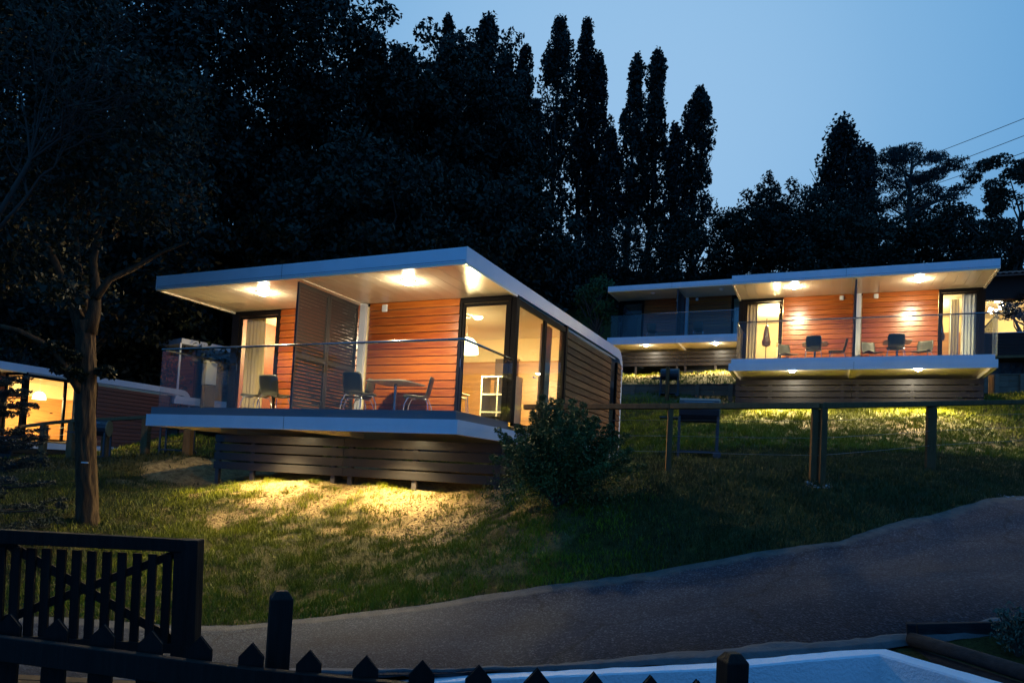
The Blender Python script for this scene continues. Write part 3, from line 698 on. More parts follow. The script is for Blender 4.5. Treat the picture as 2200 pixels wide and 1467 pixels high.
# ---- things in the lit rooms
def curtain(o, x, y, w, h, m, label, seed, rz=0, z0=.31):
    me = curtain_mesh(w, h, seed=seed, folds=max(3, int(w * 12))); me.materials.append(m)
    return tag(link('curtain', me, None, (o[0] + x, o[1] + y, o[2] + z0)), label, 'curtain', 'curtains behind the glass doors') if not rz else (lambda q: (setattr(q, 'rotation_euler', (0, 0, rz)), q)[1])(tag(link('curtain', me, None, (o[0] + x, o[1] + y, o[2] + z0)), label, 'curtain', 'curtains behind the glass doors'))
curtain(oA, .20, 2.16, .58, 2.26, M['curtain'], 'beige curtain in the left glazed door of the nearest cabin', 1)
curtain(oB, .16, 2.16, .40, 2.26, M['curtain'], 'grey-beige curtain at the left end of the upper cabin\'s left door', 2)
curtain(oB, 6.18, 2.16, .42, 2.26, M['curtain_w'], 'pale curtain at the corner of the upper cabin\'s right door', 3)
curtain(oB, 5.98, 3.0, .25, 2.26, M['curtain_w'], 'second pale curtain deeper in the upper cabin\'s right room', 4)
curtain(oC, 5.62, 2.16, .98, 1.75, M['curtain_w'], 'pale panel behind the right door of the unlit cabin', 5)
curtain(oE, 6.45, 3.9, .3, 2.2, M['curtain'], 'curtain edge in the bright window behind the oak', 6, rad(90))
curtain(oA, 6.50, 3.75, .55, 2.2, M['curtain'], 'orange-lit curtain in the side window of the nearest cabin', 7, rad(90))
def pendant(o, x, y, zc, drop, label, s=1.0, w=ROOM_W, col=WARM, lightz=-.22):
    q = tag(empty('pendant_lamp', (o[0] + x, o[1] + y, o[2] + zc)), label, 'lamp', 'pendant lamps in the lit rooms')
    MB().lathe((0, 0, 0), [(0, 0), (.06, 0), (.05, -.05), (.0, -.06)], 16).build('ceiling_cup', M['ventbox'], q)
    MB().tube([(0, 0, -.05), (0, 0, -drop)], .004, 5).build('cord', M['ventbox'], q)
    prof = [(.03 * s, -drop), (.10 * s, -drop - .02 * s), (.16 * s, -drop - .08 * s), (.19 * s, -drop - .17 * s), (.20 * s, -drop - .26 * s)]
    MB().lathe((0, 0, 0), prof, 20).build('lamp_shade', M['shade'], q, smooth=True)
    point('lamp_light', (0, 0, -drop - .30 * s), w, col, .1, q)
    return q
pendant(oA, 5.15, 3.1, SOF - .055, .44, 'glowing white pendant shade seen through the nearest cabin\'s right door', 1.25, ROOM_W * 1.1)
point('lamp_light', (oA[0] + 1.2, oA[1] + 3.4, oA[2] + 2.2), ROOM_W * .8, WARM, .1)
g2 = tag(empty('wall_lamp', (oA[0] + 5.02, oA[1] + 5.40, oA[2] + 1.78)), 'small glowing wall lamp behind the pendant in the nearest cabin', 'lamp')
MB().lathe((0, 0, 0), [(.02, 0), (.085, .05), (.10, .12), (.06, .19), (.02, .21)], 14).build('lamp_shade', M['shade'], g2, smooth=True)
for (o, x, lab) in ((oB, 1.0, 'hidden lamp lighting the upper cabin\'s left room'), (oB, 5.3, 'lamp lighting the upper cabin\'s right room')):
    point('lamp_light', (o[0] + x, o[1] + 3.6, o[2] + 2.3), ROOM_W * .75, WARM, .12)
pendant(oE, 5.9, 3.0, SOF - .055, .5, 'glowing pendant in the bright window behind the conifer', 1.1, ROOM_W * 2.6)
# open shelf unit and stool in the nearest cabin's right room
def shelf_unit(w):
    o = tag(empty('shelf_unit', w), 'cream cube shelf unit inside the nearest cabin\'s right room', 'shelf')
    # grid in the yz plane seen from the front: two columns, three rows, .38 cells
    t = .03; c = .33
    f = MB()
    for i in range(3): f.box(i * (c + t), i * (c + t) + t, 0, .38, 0, 3 * (c + t) + t)
    f.build('side_board', M['shelf'], o)
    g = MB()
    for k in range(4):
        for i in range(2): g.box(i * (c + t) + t + .001, (i + 1) * (c + t) - .001, .001, .379, k * (c + t), k * (c + t) + t)
    g.build('shelf_board', M['shelf'], o)
    MB().box(t, 2 * c + t, .36, .375, t, 2 * (c + t)).build('back_board', M['shelf'], o)
    return o
shelf_unit((oA[0] + 5.35, oA[1] + 3.45, oA[2] + .305))
bx = tag(empty('patterned_box', (oA[0] + 5.90, oA[1] + 3.50, oA[2] + .345)), 'yellow box with dark dots in the lowest shelf cell', 'box')
MB().box(0, .16, 0, .2, 0, .34).build('carton', mat('yellow_card', (.55, .40, .10), .7), bx)
dm = MB()
for i in range(3):
    for j in range(5): dm.prism([(.035 + i * .045 + .015 * math.cos(a), .04 + j * .065 + .02 * math.sin(a)) for a in np.linspace(0, 5.4, 7)], 'y', -.003, -.0005)
dm.build('dot', M['idark'], bx)
st = tag(empty('bar_stool', (oA[0] + 5.05, oA[1] + 3.0, oA[2] + .305)), 'white bar stool with chrome legs in front of the shelf unit', 'stool')
MB().box(-.2, .2, -.18, .18, .66, .685).build('seat', M['shelf'], st, bevel=.01)
for sx in (-1, 1):
    for sy in (-1, 1): MB().tube([(sx * .16, sy * .14, .66), (sx * .21, sy * .19, 0)], .01, 6).build('leg', M['chrome'], st)
tg = MB(); tg.beam((-.2, -.18, .25), (.2, -.18, .25), .015, .015); tg.build('foot_bar', M['chrome'], st)
st2 = tag(tree_copy(st), 'second white bar stool, further inside behind the first', 'stool'); st2.location = (oA[0] + 4.7, oA[1] + 3.6, oA[2] + .305)
dd = tag(empty('tall_cupboard', (oA[0] + 4.85, oA[1] + 5.1, oA[2] + .305)), 'tall dark cupboard door beside the wood panelling in the nearest cabin', 'cupboard')
MB().box(0, .42, 0, .3, 0, 1.75).build('carcass', M['idark'], dd); MB().box(.38, .395, -.02, -.001, .8, 1.0).build('handle', M['steel'], dd)
# folded dark parasols leaning in the rooms of the upper cabin
def parasol(w, label, rz=0):
    o = tag(empty('folded_parasol', w, rz), label, 'parasol', 'folded dark parasols in the upper rooms')
    MB().tube([(0, 0, 0), (0, 0, 1.9)], .015, 6).build('pole', M['frame'], o)
    MB().lathe((0, 0, 0), [(.02, .95), (.13, 1.0), (.15, 1.12), (.11, 1.25), (.09, 1.45), (.05, 1.65), (.0, 1.72)], 7).build('canopy', M['idark'], o)
    return o
parasol((oB[0] + .78, oB[1] + 3.0, oB[2] + .305), 'folded dark parasol in the left room of the upper cabin')
parasol((oB[0] + 5.72, oB[1] + 2.9, oB[2] + .305), 'folded dark parasol in the right room of the upper cabin', .6)
for (o, x0, lab) in ((oB, 1.0, 'pale low wardrobe behind the parasol in the upper left room'), (oB, 5.0, 'white door leaf low in the upper right room')):
    q = tag(empty('wardrobe', (o[0] + x0, o[1] + 4.6, o[2] + .305)), lab, 'wardrobe', 'white wardrobes in the upper rooms')
    MB().box(0, .7, 0, .4, 0, 1.25).build('carcass', M['shelf'], q, bevel=.006); MB().box(-.02, .72, -.02, .42, 1.255, 1.42).build('top_board', M['iwood'], q)
    MB().box(.62, .64, -.02, -.001, .6, .75).build('handle', M['steel'], q)

# ---- wire fence with timber rail in front of the slope
def post_rail(name, label, posts, tops, hw, widths, railt, wires, mat_=M['railwood'], ends=None, group='timber rail fences with wire strands'):
    """posts: ground points; tops: rail top z at each post"""
    o = tag(empty(name, (0, 0, 0)), label, 'fence', group)
    for i, (g, zt) in enumerate(zip(posts, tops)):
        for dx, dy in widths[i]:
            MB().box(-hw, hw, -hw, hw, g[2] - .3, zt - railt).build('post', mat_, o, loc=(g[0] + dx, g[1] + dy, 0)).rotation_euler = (0, 0, .35)
    line = ends[0:1] + [(g[0], g[1], z) for g, z in zip(posts, tops)] + ends[1:2] if ends else [(g[0], g[1], z) for g, z in zip(posts, tops)]
    for a, b in zip(line[:-1], line[1:]):
        MB().beam((a[0], a[1], a[2] - railt / 2), (b[0], b[1], b[2] - railt / 2), .12, railt).build('rail', mat_, o, bevel=.008)
        if wires:
            for k in range(3):
                h = (.26, .51, .76)[k] * wires
                MB().tube([(a[0], a[1], a[2] - h), ((a[0] + b[0]) / 2, (a[1] + b[1]) / 2, (a[2] + b[2]) / 2 - h - .008), (b[0], b[1], b[2] - h)], .0028, 4).build('wire', M['rope'], o)
    return o
g1 = P(1435, 1009, 11.3); g2_ = P(1755, 1034, 10.3); g3 = P(1998, 1006, 12.3)
t1, t2, t3 = P(1435, 866, 11.3), P(1755, 864, 10.3), P(1998, 861, 12.3)
e0 = P(1127, 869, 12.35); e4 = P(2330, 856, 14.5)
post_rail('wire_fence', 'long brown rail fence with wire strands and a triple post, below the slope', [g1, g2_, g3], [t1[2], t2[2], t3[2]], .040,
          [[(0, 0)], [(-.060, .02), (.0, .10), (.065, -.03)], [(-.03, 0), (.035, .03)]], .085, 1.0, ends=[tuple(e0), tuple(e4)])
# far left fence on the lawn crest
lp = [(30, 985, 25.5, 915), (90, 982, 22.5, 906), (150, 981, 21, 900), (225, 982, 19.6, 897), (310, 981, 18.2, 892), (402, 981, 16.8, 886)]
pts = [P(a, b, c) for a, b, c, e in lp]; pts = [np.array([p[0], p[1], gz(p[0], p[1])]) for p in pts]
post_rail('rail_fence', 'old rail fence along the lawn crest beside the dark red cabin', pts, [P(a, e, c)[2] for a, b, c, e in lp], .085, [[(0, 0)]] * 6, .09, .85)
# short posts near the upper grill and the upper cabin
for (px, py, py0, d, lab) in ((1432, 866, 788, 27.0, 'timber post standing beside the upper grill'), (1584, 866, 808, 26.0, 'timber post at the foot of the upper cabin\'s left skirting'), (2128, 866, 805, 22.5, 'timber post at the right end of the upper cabin\'s skirting')):
    w = P(px, py, d); z1 = P(px, py0, d)[2]
    q = tag(MB().box(-.06, .06, -.06, .06, w[2] - .6, z1).build('timber_post', M['railwood'], None, loc=(w[0], w[1], 0)), lab, 'post', 'single timber posts on the slope')
# sleeper retaining walls
def sleeper_wall(a, b, h, n, label, rows=2):
    a = np.array(a); b = np.array(b)
    o = tag(empty('sleeper_wall', (0, 0, 0)), label, 'retaining wall', 'timber sleeper walls on the slope')
    for k in range(n):
        p0 = a + (b - a) * k / n; p1 = a + (b - a) * (k + 1) / n - (b - a) / n * .004
        for r in range(rows):
            z = (r + .5) * h / rows
            MB().beam(p0 + (0, 0, z), p1 + (0, 0, z), .09, h / rows - .012).build('sleeper', M['sleeper'], o)
        q = p0 + (b - a) / n * .5; dr = (b - a) / np.linalg.norm(b - a); nr = np.array([dr[1], -dr[0], 0])
        MB().beam(q + nr * .10 + (0, 0, -.3), q + nr * .10 + (0, 0, h), .12, .16, up=tuple(dr)).build('stake', M['sleeper'], o)
    MB().beam(a + (0, 0, h + .02), b + (0, 0, h + .02), .16, .035).build('cap_board', M['sleeper'], o)
    return o
sleeper_wall(P(1325, 851, 28.6), P(1605, 850, 27.4), .42, 4, 'sleeper wall holding the lit bank below the unlit cabin')
sleeper_wall(P(2110, 845, 31.5), P(2330, 842, 31), .80, 4, 'sleeper wall below the restaurant at the right edge', 3)
# ---- grills
def grill(px, py, d, rz, label, s=1.0):
    w = P(px, py, d); o = tag(empty('barbecue_grill', (w[0], w[1], gz(w[0], w[1])), rz), label, 'grill', 'drum barbecue grills on the terraces'); o.scale = (s,) * 3
    n = 14; prof = [(.22 * math.cos(2 * math.pi * k / n), .86 + .22 * math.sin(2 * math.pi * k / n)) for k in range(n)]
    MB().prism([p for p in prof], 'x', -.34, .34).build('drum', M['bbq'], o)
    MB().prism([(p[0] * .98, .86 + (p[1] - .86) * .98) for p in prof], 'x', .341, .36).build('end_plate', M['bbq_end'], o)
    MB().tube([(-.25, -.25, .98), (-.25, -.29, .98), (.25, -.29, .98), (.25, -.25, .98)], .010, 6).build('lid_handle', M['steel'], o)
    for sx in (-1, 1):
        for sy in (-1, 1): MB().box(sx * .33 - .02, sx * .33 + .02, sy * .19 - .02, sy * .19 + .02, .0, .74).build('leg', M['bbq'], o)
    MB().box(-.35, .35, -.2, .2, .10, .13).build('lower_shelf', M['bbq'], o)
    MB().box(-.68, -.36, -.19, .19, .70, .725).build('side_shelf', M['bbq'], o)
    for sy in (-.24, .24):
        MB().prism([(.33 + .07 * math.cos(a), .07 + .07 * math.sin(a)) for a in np.linspace(0, 2 * math.pi, 13)[:-1]], 'y', sy - .02, sy + .02).build('wheel', M['bbq'], o)
    return o
grill(1497, 992, 13.35, rad(10), 'black drum grill behind the wire fence on the lower terrace', 1.04)
grill(1437, 855, 27.6, rad(5), 'black grill standing against the sleeper wall', 1.0)
grill(378, 981, 17.4, rad(30), 'dark grill under the left edge of the nearest deck', 1.0)
grill(200, 981, 18.9, rad(30), 'dark grill mostly behind the oak trunk', 1.0)

# ---- restaurant at the right edge
FY = 39.0
f0 = onY(2100, 765, FY); f1 = onY(2330, 762, FY); zt = onY(2160, 645, FY)[2]; zb = onY(2160, 714, FY)[2]; zf_ = f0[2]
rs = tag(empty('restaurant', (f0[0], FY, 0)), 'lit restaurant with red tiled roof and dark plank front at the right edge', 'building')
WR = 11.0
MB().box(0, WR, -.1, 9, zf_ - .12, zf_).build('floor_slab', M['railwood'], rs)
wl2 = empty('wall', (0, 0, 0), 0, rs)
MB().box(0, WR, .03, .12, zf_ + .01, zb - .03).build('wall_core', M['seam'], wl2)
npk = 7
for k in range(npk):
    h = (zb - .04 - zf_) / npk; MB().box(0, WR, -.0, .028, zf_ + .012 + k * h, zf_ + (k + 1) * h - .006).build('plank', M['darkplank'], wl2)
MB().box(0, WR, -.04, .14, zb - .029, zb).build('window_sill', M['white'], rs)
for k, xx in enumerate((0.0, 3.05, 6.2, 9.3)):
    MB().box(xx, xx + .14, 0, .12, zb + .001, zt).build('window_post', M['ventbox'], rs)
    if k < 3: MB().box(xx + .141, xx + (3.04 if k < 1 else 3.1), .05, .058, zb + .001, zt - .001).build('pane', M['glass'], rs)
MB().box(-.3, WR, -.25, .12, zt + .001, zt + 1.05).build('eaves_board', M['darkplank'], rs)
MB().box(0, WR, 8, 8.1, zf_, zt + 1).build('back_wall', M['iwall'], rs)
MB().box(0, WR, .3, 8, zt + .9, zt + 1.0).build('ceiling', M['iceil'], rs)
MB().box(-.1, 0, .13, 8, zf_, zt + 1).build('end_wall', M['iwall'], rs)
MB().box(1.6, 3.6, 5, 5.3, zf_, zb + .75).build('dark_screen', M['idark'], rs)
rft = empty('roof', (-.5, -.7, zt + 1.02), 0, rs)
tm = MB(); n = 6
arcp = [(.11 * math.cos(math.pi * k / n), .07 * math.sin(math.pi * k / n)) for k in range(n + 1)] + [(.085 * math.cos(math.pi * k / n), .05 * math.sin(math.pi * k / n)) for k in range(n, -1, -1)]
tm.prism(arcp, 'y', 0, .42); tme = tm.mesh('tile'); tme.materials.append(M['tile'])
MB().obox((6, 1.6, .42), (1, 0, 0), (0, .96, .28), (0, -.28, .96), 6, 1.8, .03).build('roof_board', M['tile'], rft)
for r in range(7):
    for c_ in range(30):
        o = link('tile', tme, rft, (.1 + c_ * .24, .02 + r * .37, .02 + r * .108)); o.rotation_euler = (rad(16), 0, 0)
for (x, y, z, w) in ((2.5, 2.5, zt + .7, 1300), (6, 3, zt + .7, 1000)): point('lamp_light', (x, y, z), w, WARM, .15, rs)
chn = tag(empty('chandelier', tuple(P(2122, 655, 37.6))), 'cluster chandelier of small glowing bulbs in the restaurant window', 'lamp')
chn.location = tuple(onY(2122, 655, FY + 1.2))
rn = random.Random(5)
for k in range(26):
    a = rn.random() * 6.28; e = math.acos(rn.uniform(-1, 1)); r = .5
    c_ = (r * math.cos(a) * math.sin(e) * 1.2, r * math.sin(a) * math.sin(e), r * math.cos(e) * .8)
    bm_ = MB().lathe(c_, [(0, -.055), (.045, -.035), (.055, 0), (.045, .035), (0, .055)], 8); bm_.build('bulb', M['bulb'], chn, smooth=True)
    MB().tube([(0, 0, 0), c_], .006, 4).build('arm', M['steel'], chn)
MB().tube([(0, 0, 0), (0, 0, 1.2)], .01, 5).build('stem', M['steel'], chn)
cl = tag(empty('ceiling_spot', tuple(onY(2145, 647, FY + 2.4))), 'bright ceiling spot beside the chandelier in the restaurant', 'lamp')
MB().lathe((0, 0, 0), [(0, -.06), (.14, -.05), (.16, 0), (0, .02)], 12).build('lamp_glass', M['bulb'], cl)
# rubble wall under the restaurant
sw0, sw1 = P(2125, 815, 34), P(2330, 812, 33); rw = tag(empty('stone_wall', (0, 0, 0)), 'rough dark stone wall beneath the restaurant floor', 'wall')
dr = (sw1 - sw0); L = np.linalg.norm(dr[:2]); rn = random.Random(9)
MB().beam(sw0 + (0, 0, .2), sw1 + (0, 0, .2), .4, 1.3).build('mortar_core', M['stonewall'], rw)
for r in range(4):
    x = 0
    while x < L:
        w_ = rn.uniform(.25, .5); c_ = sw0 + dr * ((x + w_ / 2) / L) + np.array([.0, -.22, -.3 + r * .29])
        b = MB(); b.lathe((0, 0, 0), [(.0, -.13), (w_ * .42, -.11), (w_ * .5, 0), (w_ * .4, .12), (0, .13)], 7)
        b.v = [(q[0], q[1] * .35, q[2]) for q in b.v]; b.build('stone', M['stonewall'], rw, loc=c_).rotation_euler = (0, rn.uniform(-.2, .2), rn.uniform(-.1, .1)); x += w_ + .015

# ---- foreground: gate, picket fence, posts
def quadbeam(o, name, a, b, w, h, m, bevel=.004): return MB().beam(a, b, w, h).build(name, m, o, bevel=bevel)
gt = tag(empty('slatted_gate', (0, 0, 0)), 'dark slatted gate with crossed braces, standing behind the picket fence', 'gate')
dL, dR = 5.0, 5.5
def GP(px, py):    # point on the gate's plane
    t = px / 400; return P(px, py, dL + (dR - dL) * t)
gTL, gTR = GP(-160, 1143), GP(392, 1171); gBL, gBR = GP(-160, 1366), GP(425, 1397)
quadbeam(gt, 'top_rail', gTL, gTR, .10, .095, M['black_wood'])
quadbeam(gt, 'bottom_rail', gBL, GP(378, 1392), .05, .07, M['black_wood'])
pT, pB = GP(415, 1172), GP(405, 1480)
MB().beam(GP(407, 1158) , GP(396, 1480), .13, .18, up=(RH[0], RH[1], 0)).build('end_post', M['black_wood'], gt, bevel=.005)
for k in range(17):
    x = 372 - 8 - k * 32.5 * (1 + .0)
    a = GP(x - 3, 1192 - (378 - x) * .052); b = GP(x - 12, 1385 - (378 - x) * .055)
    MB().beam(a, b, .062, .022, up=(FH[0], FH[1], 0)).build('slat', M['black_wood'], gt)
off = np.array([FH[0], FH[1], 0]) * .04
MB().beam(GP(372, 1190) + off, GP(-30, 1345) + off, .03, .06).build('brace', M['black_wood'], gt)
MB().beam(GP(-60, 1130) + off, GP(372, 1380) + off, .03, .06).build('brace', M['black_wood'], gt)
pf = tag(empty('picket_fence', (0, 0, 0)), 'dark picket fence with pointed tops along the bottom of the picture', 'fence')
pk = [(-88, 1308), (20, 1320), (122, 1330), (222, 1342), (325, 1356), (430, 1369), (541, 1383), (665, 1399), (787, 1411), (908, 1421), (1030, 1431), (1156, 1438), (1278, 1446), (1400, 1453), (1500, 1462), (1625, 1470), (1750, 1478)]
def pd(x): return 3.55 - .0006 * max(x, 0) if x < 1100 else 2.89
FX = np.array([RH[0], RH[1], 0]); FYd = np.array([FH[0], FH[1], 0])
hwp = .051; PM_ = MB()
prof = [(-hwp, -.95), (hwp, -.95), (hwp, -.058), (.0, 0), (-hwp, -.058)]
PM_.prism(prof, 'y', 0, .022); pme = PM_.mesh('picket'); pme.materials.append(M['black_wood'])
tops = []
for k, (x, y) in enumerate(pk):
    w = P(x, y, pd(x)); tops.append(w)
    o = link('picket', pme, pf, w, .003); o.rotation_euler = (0, 0, YAW * 1.0 + (.10))
for (a, b) in ((0, 6), (6, 11), (11, 16)):
    pa = tops[a] - FYd * .035 + np.array([0, 0, -.15]); pb = tops[b] - FYd * .035 + np.array([0, 0, -.15])
    ex = (pb - pa) * .08
    quadbeam(pf, 'rail', pa - (ex if a == 0 else 0) + (0 if a == 0 else (pb - pa) * .045), pb + (pb - pa) * .04, .045, .115, M['black_wood'])
    for dz in (.55,): quadbeam(pf, 'rail', pa - (0, 0, dz), pb - (0, 0, dz), .045, .10, M['black_wood'])
def capped_post(px, py, d, w, hgt, label, rz):
    t = P(px, py, d); o = tag(empty('fence_post', t, rz), label, 'post', 'dark fence posts with chamfered tops')
    h = w / 2; c = h * .52; m = MB()
    m.v = [(-h, -h, -hgt), (h, -h, -hgt), (h, h, -hgt), (-h, h, -hgt), (-h, -h, -.035), (h, -h, -.035), (h, h, -.035), (-h, h, -.035), (-c, -c, 0), (c, -c, 0), (c, c, 0), (-c, c, 0)]
    m.f = [(0, 3, 2, 1), (0, 1, 5, 4), (1, 2, 6, 5), (2, 3, 7, 6), (3, 0, 4, 7), (4, 5, 9, 8), (5, 6, 10, 9), (6, 7, 11, 10), (7, 4, 8, 11), (8, 9, 10, 11)]
    m.build('shaft', M['black_wood'], o, bevel=.003); return o
capped_post(606, 1268, 3.5, .105, 1.05, 'tall chamfered dark post rising above the pickets', YAW + rad(22))
capped_post(1575, 1401, 3.1, .100, .95, 'dark chamfered post in front of the white wall', YAW + rad(12))
# boards by the gate
bd = tag(empty('boardwalk', (0, 0, 0)), 'few weathered boards on the ground behind the pickets at lower left', 'boards')
for k in range(6):
    a = P(20, 1420 + k * 15, 5.35 - k * .13); b = P(330, 1442 + k * 15, 5.35 - k * .13)
    a[2] = b[2] = -1.70; MB().beam(a, b, .11, .03).build('board', M['railwood'], bd)
# ---- white wall (L shaped, top edge at kerb height)
ww = tag(empty('white_wall', (0, 0, 0)), 'low white rough-rendered wall turning a corner at lower right', 'wall')
def wall_strip(line, th, name):
    L = [np.array(q, float) for q in line]; pts = []; nr = []
    seg = []
    for a, b in zip(L[:-1], L[1:]):
        d = (b - a) / np.linalg.norm((b - a)[:2]); seg.append(np.array([-d[1], d[0], 0]))
    for i, (a, b) in enumerate(zip(L[:-1], L[1:])):
        n = max(2, int(np.linalg.norm(b - a) / .06))
        for k in range(n):
            if k == 0 and i > 0:
                m = seg[i - 1] + seg[i]; m /= np.linalg.norm(m); nr.append(m / max(.35, float(m @ seg[i])))
            else: nr.append(seg[i])
            pts.append(a + (b - a) * k / n)
    pts.append(L[-1]); nr.append(seg[-1]); rn = np.random.default_rng(4); v = []; f = []
    for p, q in zip(pts, nr):
        j = rn.normal(0, .0012); k = rn.normal(0, .0015)
        v += [tuple(c) for c in (p + (0, 0, -.9), p + (0, 0, -.35), p + (0, 0, -.012 + j), p + q * .010 + (0, 0, j), p + q * (th - .012) + (0, 0, .003 + k), p + q * th + (0, 0, -.010), p + q * th + (0, 0, -.3))]
    n = 7
    for i in range(len(pts) - 1):
        for k in range(n - 1): a = i * n + k; f.append((a, a + n, a + n + 1, a + 1))
    me = bpy.data.meshes.new(name); me.from_pydata([tuple(map(float, q)) for q in v], [], f); me.update(); me.materials.append(M['render'])
    return link(name, me, ww)
wall_strip(WALLF + WALLR[1:], .16, 'rendered_wall')
# ---- timber raised bed
tbd = tag(empty('raised_bed', (0, 0, 0)), 'weathered timber edging of the planting bed at the lower right corner', 'planter')
a = P(1968, 1352, 4.85); b = P(2330, 1345, 4.75)
quadbeam(tbd, 'back_board', a, b, .05, .085, M['old_wood']); quadbeam(tbd, 'back_board', a + (0, 0, -.095), b + (0, 0, -.095), .05, .08, M['old_wood'])
a = P(1958, 1372, 4.76); b = P(2215, 1450, 3.95)
a2_, b2_ = a.copy(), b.copy()
lg = MB(); lg.tube([a, (a + b) / 2 + (0, 0, .004), b, b + (b - a) * .4], [.046, .044, .046, .046], 10); lg.build('log', M['old_wood'], tbd, smooth=True)
lg = MB(); lg.tube([a + (.03, 0, -.10), (a + b) / 2 + (.02, 0, -.10), b + (0, 0, -.10), b + (b - a) * .4 + (0, 0, -.1)], .046, 10); lg.build('log', M['old_wood'], tbd, smooth=True)
MB().beam(P(1962, 1420, 4.80), P(1957, 1337, 4.80), .055, .07, up=(0, 1, 0)).build('corner_stake', M['old_wood'], tbd, bevel=.006)
# soil in the bed
# ---- power cables
for k, (p, q, s_, lab) in enumerate((((1740, 425), (2200, 245), .35, 'uppermost power cable crossing the evening sky'), ((1745, 455), (2200, 282), .35, 'middle power cable crossing the evening sky'), ((1800, 462), (2200, 318), .35, 'lowest power cable crossing the evening sky'))):
    A_3 = P(*p, 75); B_3 = P(*q, 45); ex = B_3 + (B_3 - A_3) * .5; pts = []
    for i in range(25):
        t = i / 24; w = A_3 + (ex - A_3) * t; w[2] -= s_ * math.sin(math.pi * t) * 1.0; pts.append(w)
    tag(MB().tube(pts, .022, 5).build('power_cable', M['cable']), lab, 'cable', 'power cables in the sky')
# ------------------------------------------------------------------ vegetation
def leaf_quads(c, size, rng, asp=.5, up=0.0):
    """rhombic leaves at centres c, random directions"""
    n = len(c); d = rng.normal(size=(n, 3)); d[:, 2] += up; d /= np.linalg.norm(d, axis=1, keepdims=True)
    e = rng.normal(size=(n, 3)); s = np.cross(d, e); s /= np.linalg.norm(s, axis=1, keepdims=True) + 1e-9
    nm = np.cross(d, s); L = size * rng.uniform(.6, 1.4, (n, 1)); Wd = L * asp
    v = np.stack([c - d * L / 2, c + s * Wd / 2 + nm * L * .08, c + d * L / 2, c - s * Wd / 2 + nm * L * .08], 1).reshape(-1, 3)
    return v, np.arange(n * 4).reshape(n, 4)
def blob_points(centers, rad3, per, rng):
    k = len(centers); p = rng.normal(size=(k, per, 3)) ; r = rng.uniform(.25, 1, (k, per, 1)) ** .5
    p = p / np.linalg.norm(p, axis=2, keepdims=True) * r
    return (centers[:, None] + p * rad3[:, None]).reshape(-1, 3)
def limb_path(a, b, rng, wob=.08, n=6):
    a = np.array(a, float); b = np.array(b, float); L = np.linalg.norm(b - a); out = []
    for i in range(n + 1):
        t = i / n; q = a + (b - a) * t; q = q + rng.normal(size=3) * wob * L * math.sin(math.pi * t) * .5 + np.array([0, 0, .12 * L * math.sin(math.pi * t) * .5]); out.append(q)
    return out
def broad_tree(px, py0, d, crown_px, crown_py, rx, rz, leafs, size, label, group, m='leaf_big', seed=0, ncl=160, cl=.22, mb_=M['bark_dark'], droop=0, cat='tree', name='broadleaf_tree'):
    rng = np.random.default_rng(seed)
    g = P(px, py0, d); base = np.array([g[0], g[1], gz(g[0], g[1])]); c = P(crown_px, crown_py, d) - base
    o = tag(empty(name, base), label, cat, group)
    u = rng.normal(size=(ncl, 3)); u /= np.linalg.norm(u, axis=1, keepdims=True); r = rng.uniform(.15, 1, (ncl, 1)) ** .45
    lump = 1 + .22 * np.sin(u[:, :1] * 3.1 + seed) * np.cos(u[:, 1:2] * 4.3) + .18 * rng.normal(size=(ncl, 1)) * .6
    cc_ = c + u * r * lump * np.array([rx, rx * .85, rz])
    rr = np.stack([rng.uniform(.7, 1.3, ncl) * cl * rx, rng.uniform(.7, 1.3, ncl) * cl * rx, rng.uniform(.5, .9, ncl) * cl * rx], 1)
    pts = blob_points(cc_, rr, max(4, leafs // ncl), rng); v, f = leaf_quads(pts, size, rng)
    link('crown', np_mesh('crown', v, f, M[m]), o)
    tr = MB(); top = c + np.array([0, 0, rz * .35]); R_ = .022 * rx + .13
    tr.tube(limb_path((0, 0, -.4), top, rng, .03, 8), [R_ * (1 - .1 * k) for k in range(9)], 8)
    for k in range(0, ncl, max(1, ncl // 14)):
        t = rng.uniform(.25, .75); st_ = top * t; tr.tube(limb_path(st_, cc_[k], rng, .1, 4), [R_ * .45 * (1 - .2 * q) for q in range(5)], 5)
    tr.build('trunk', mb_, o, smooth=True)
    return o
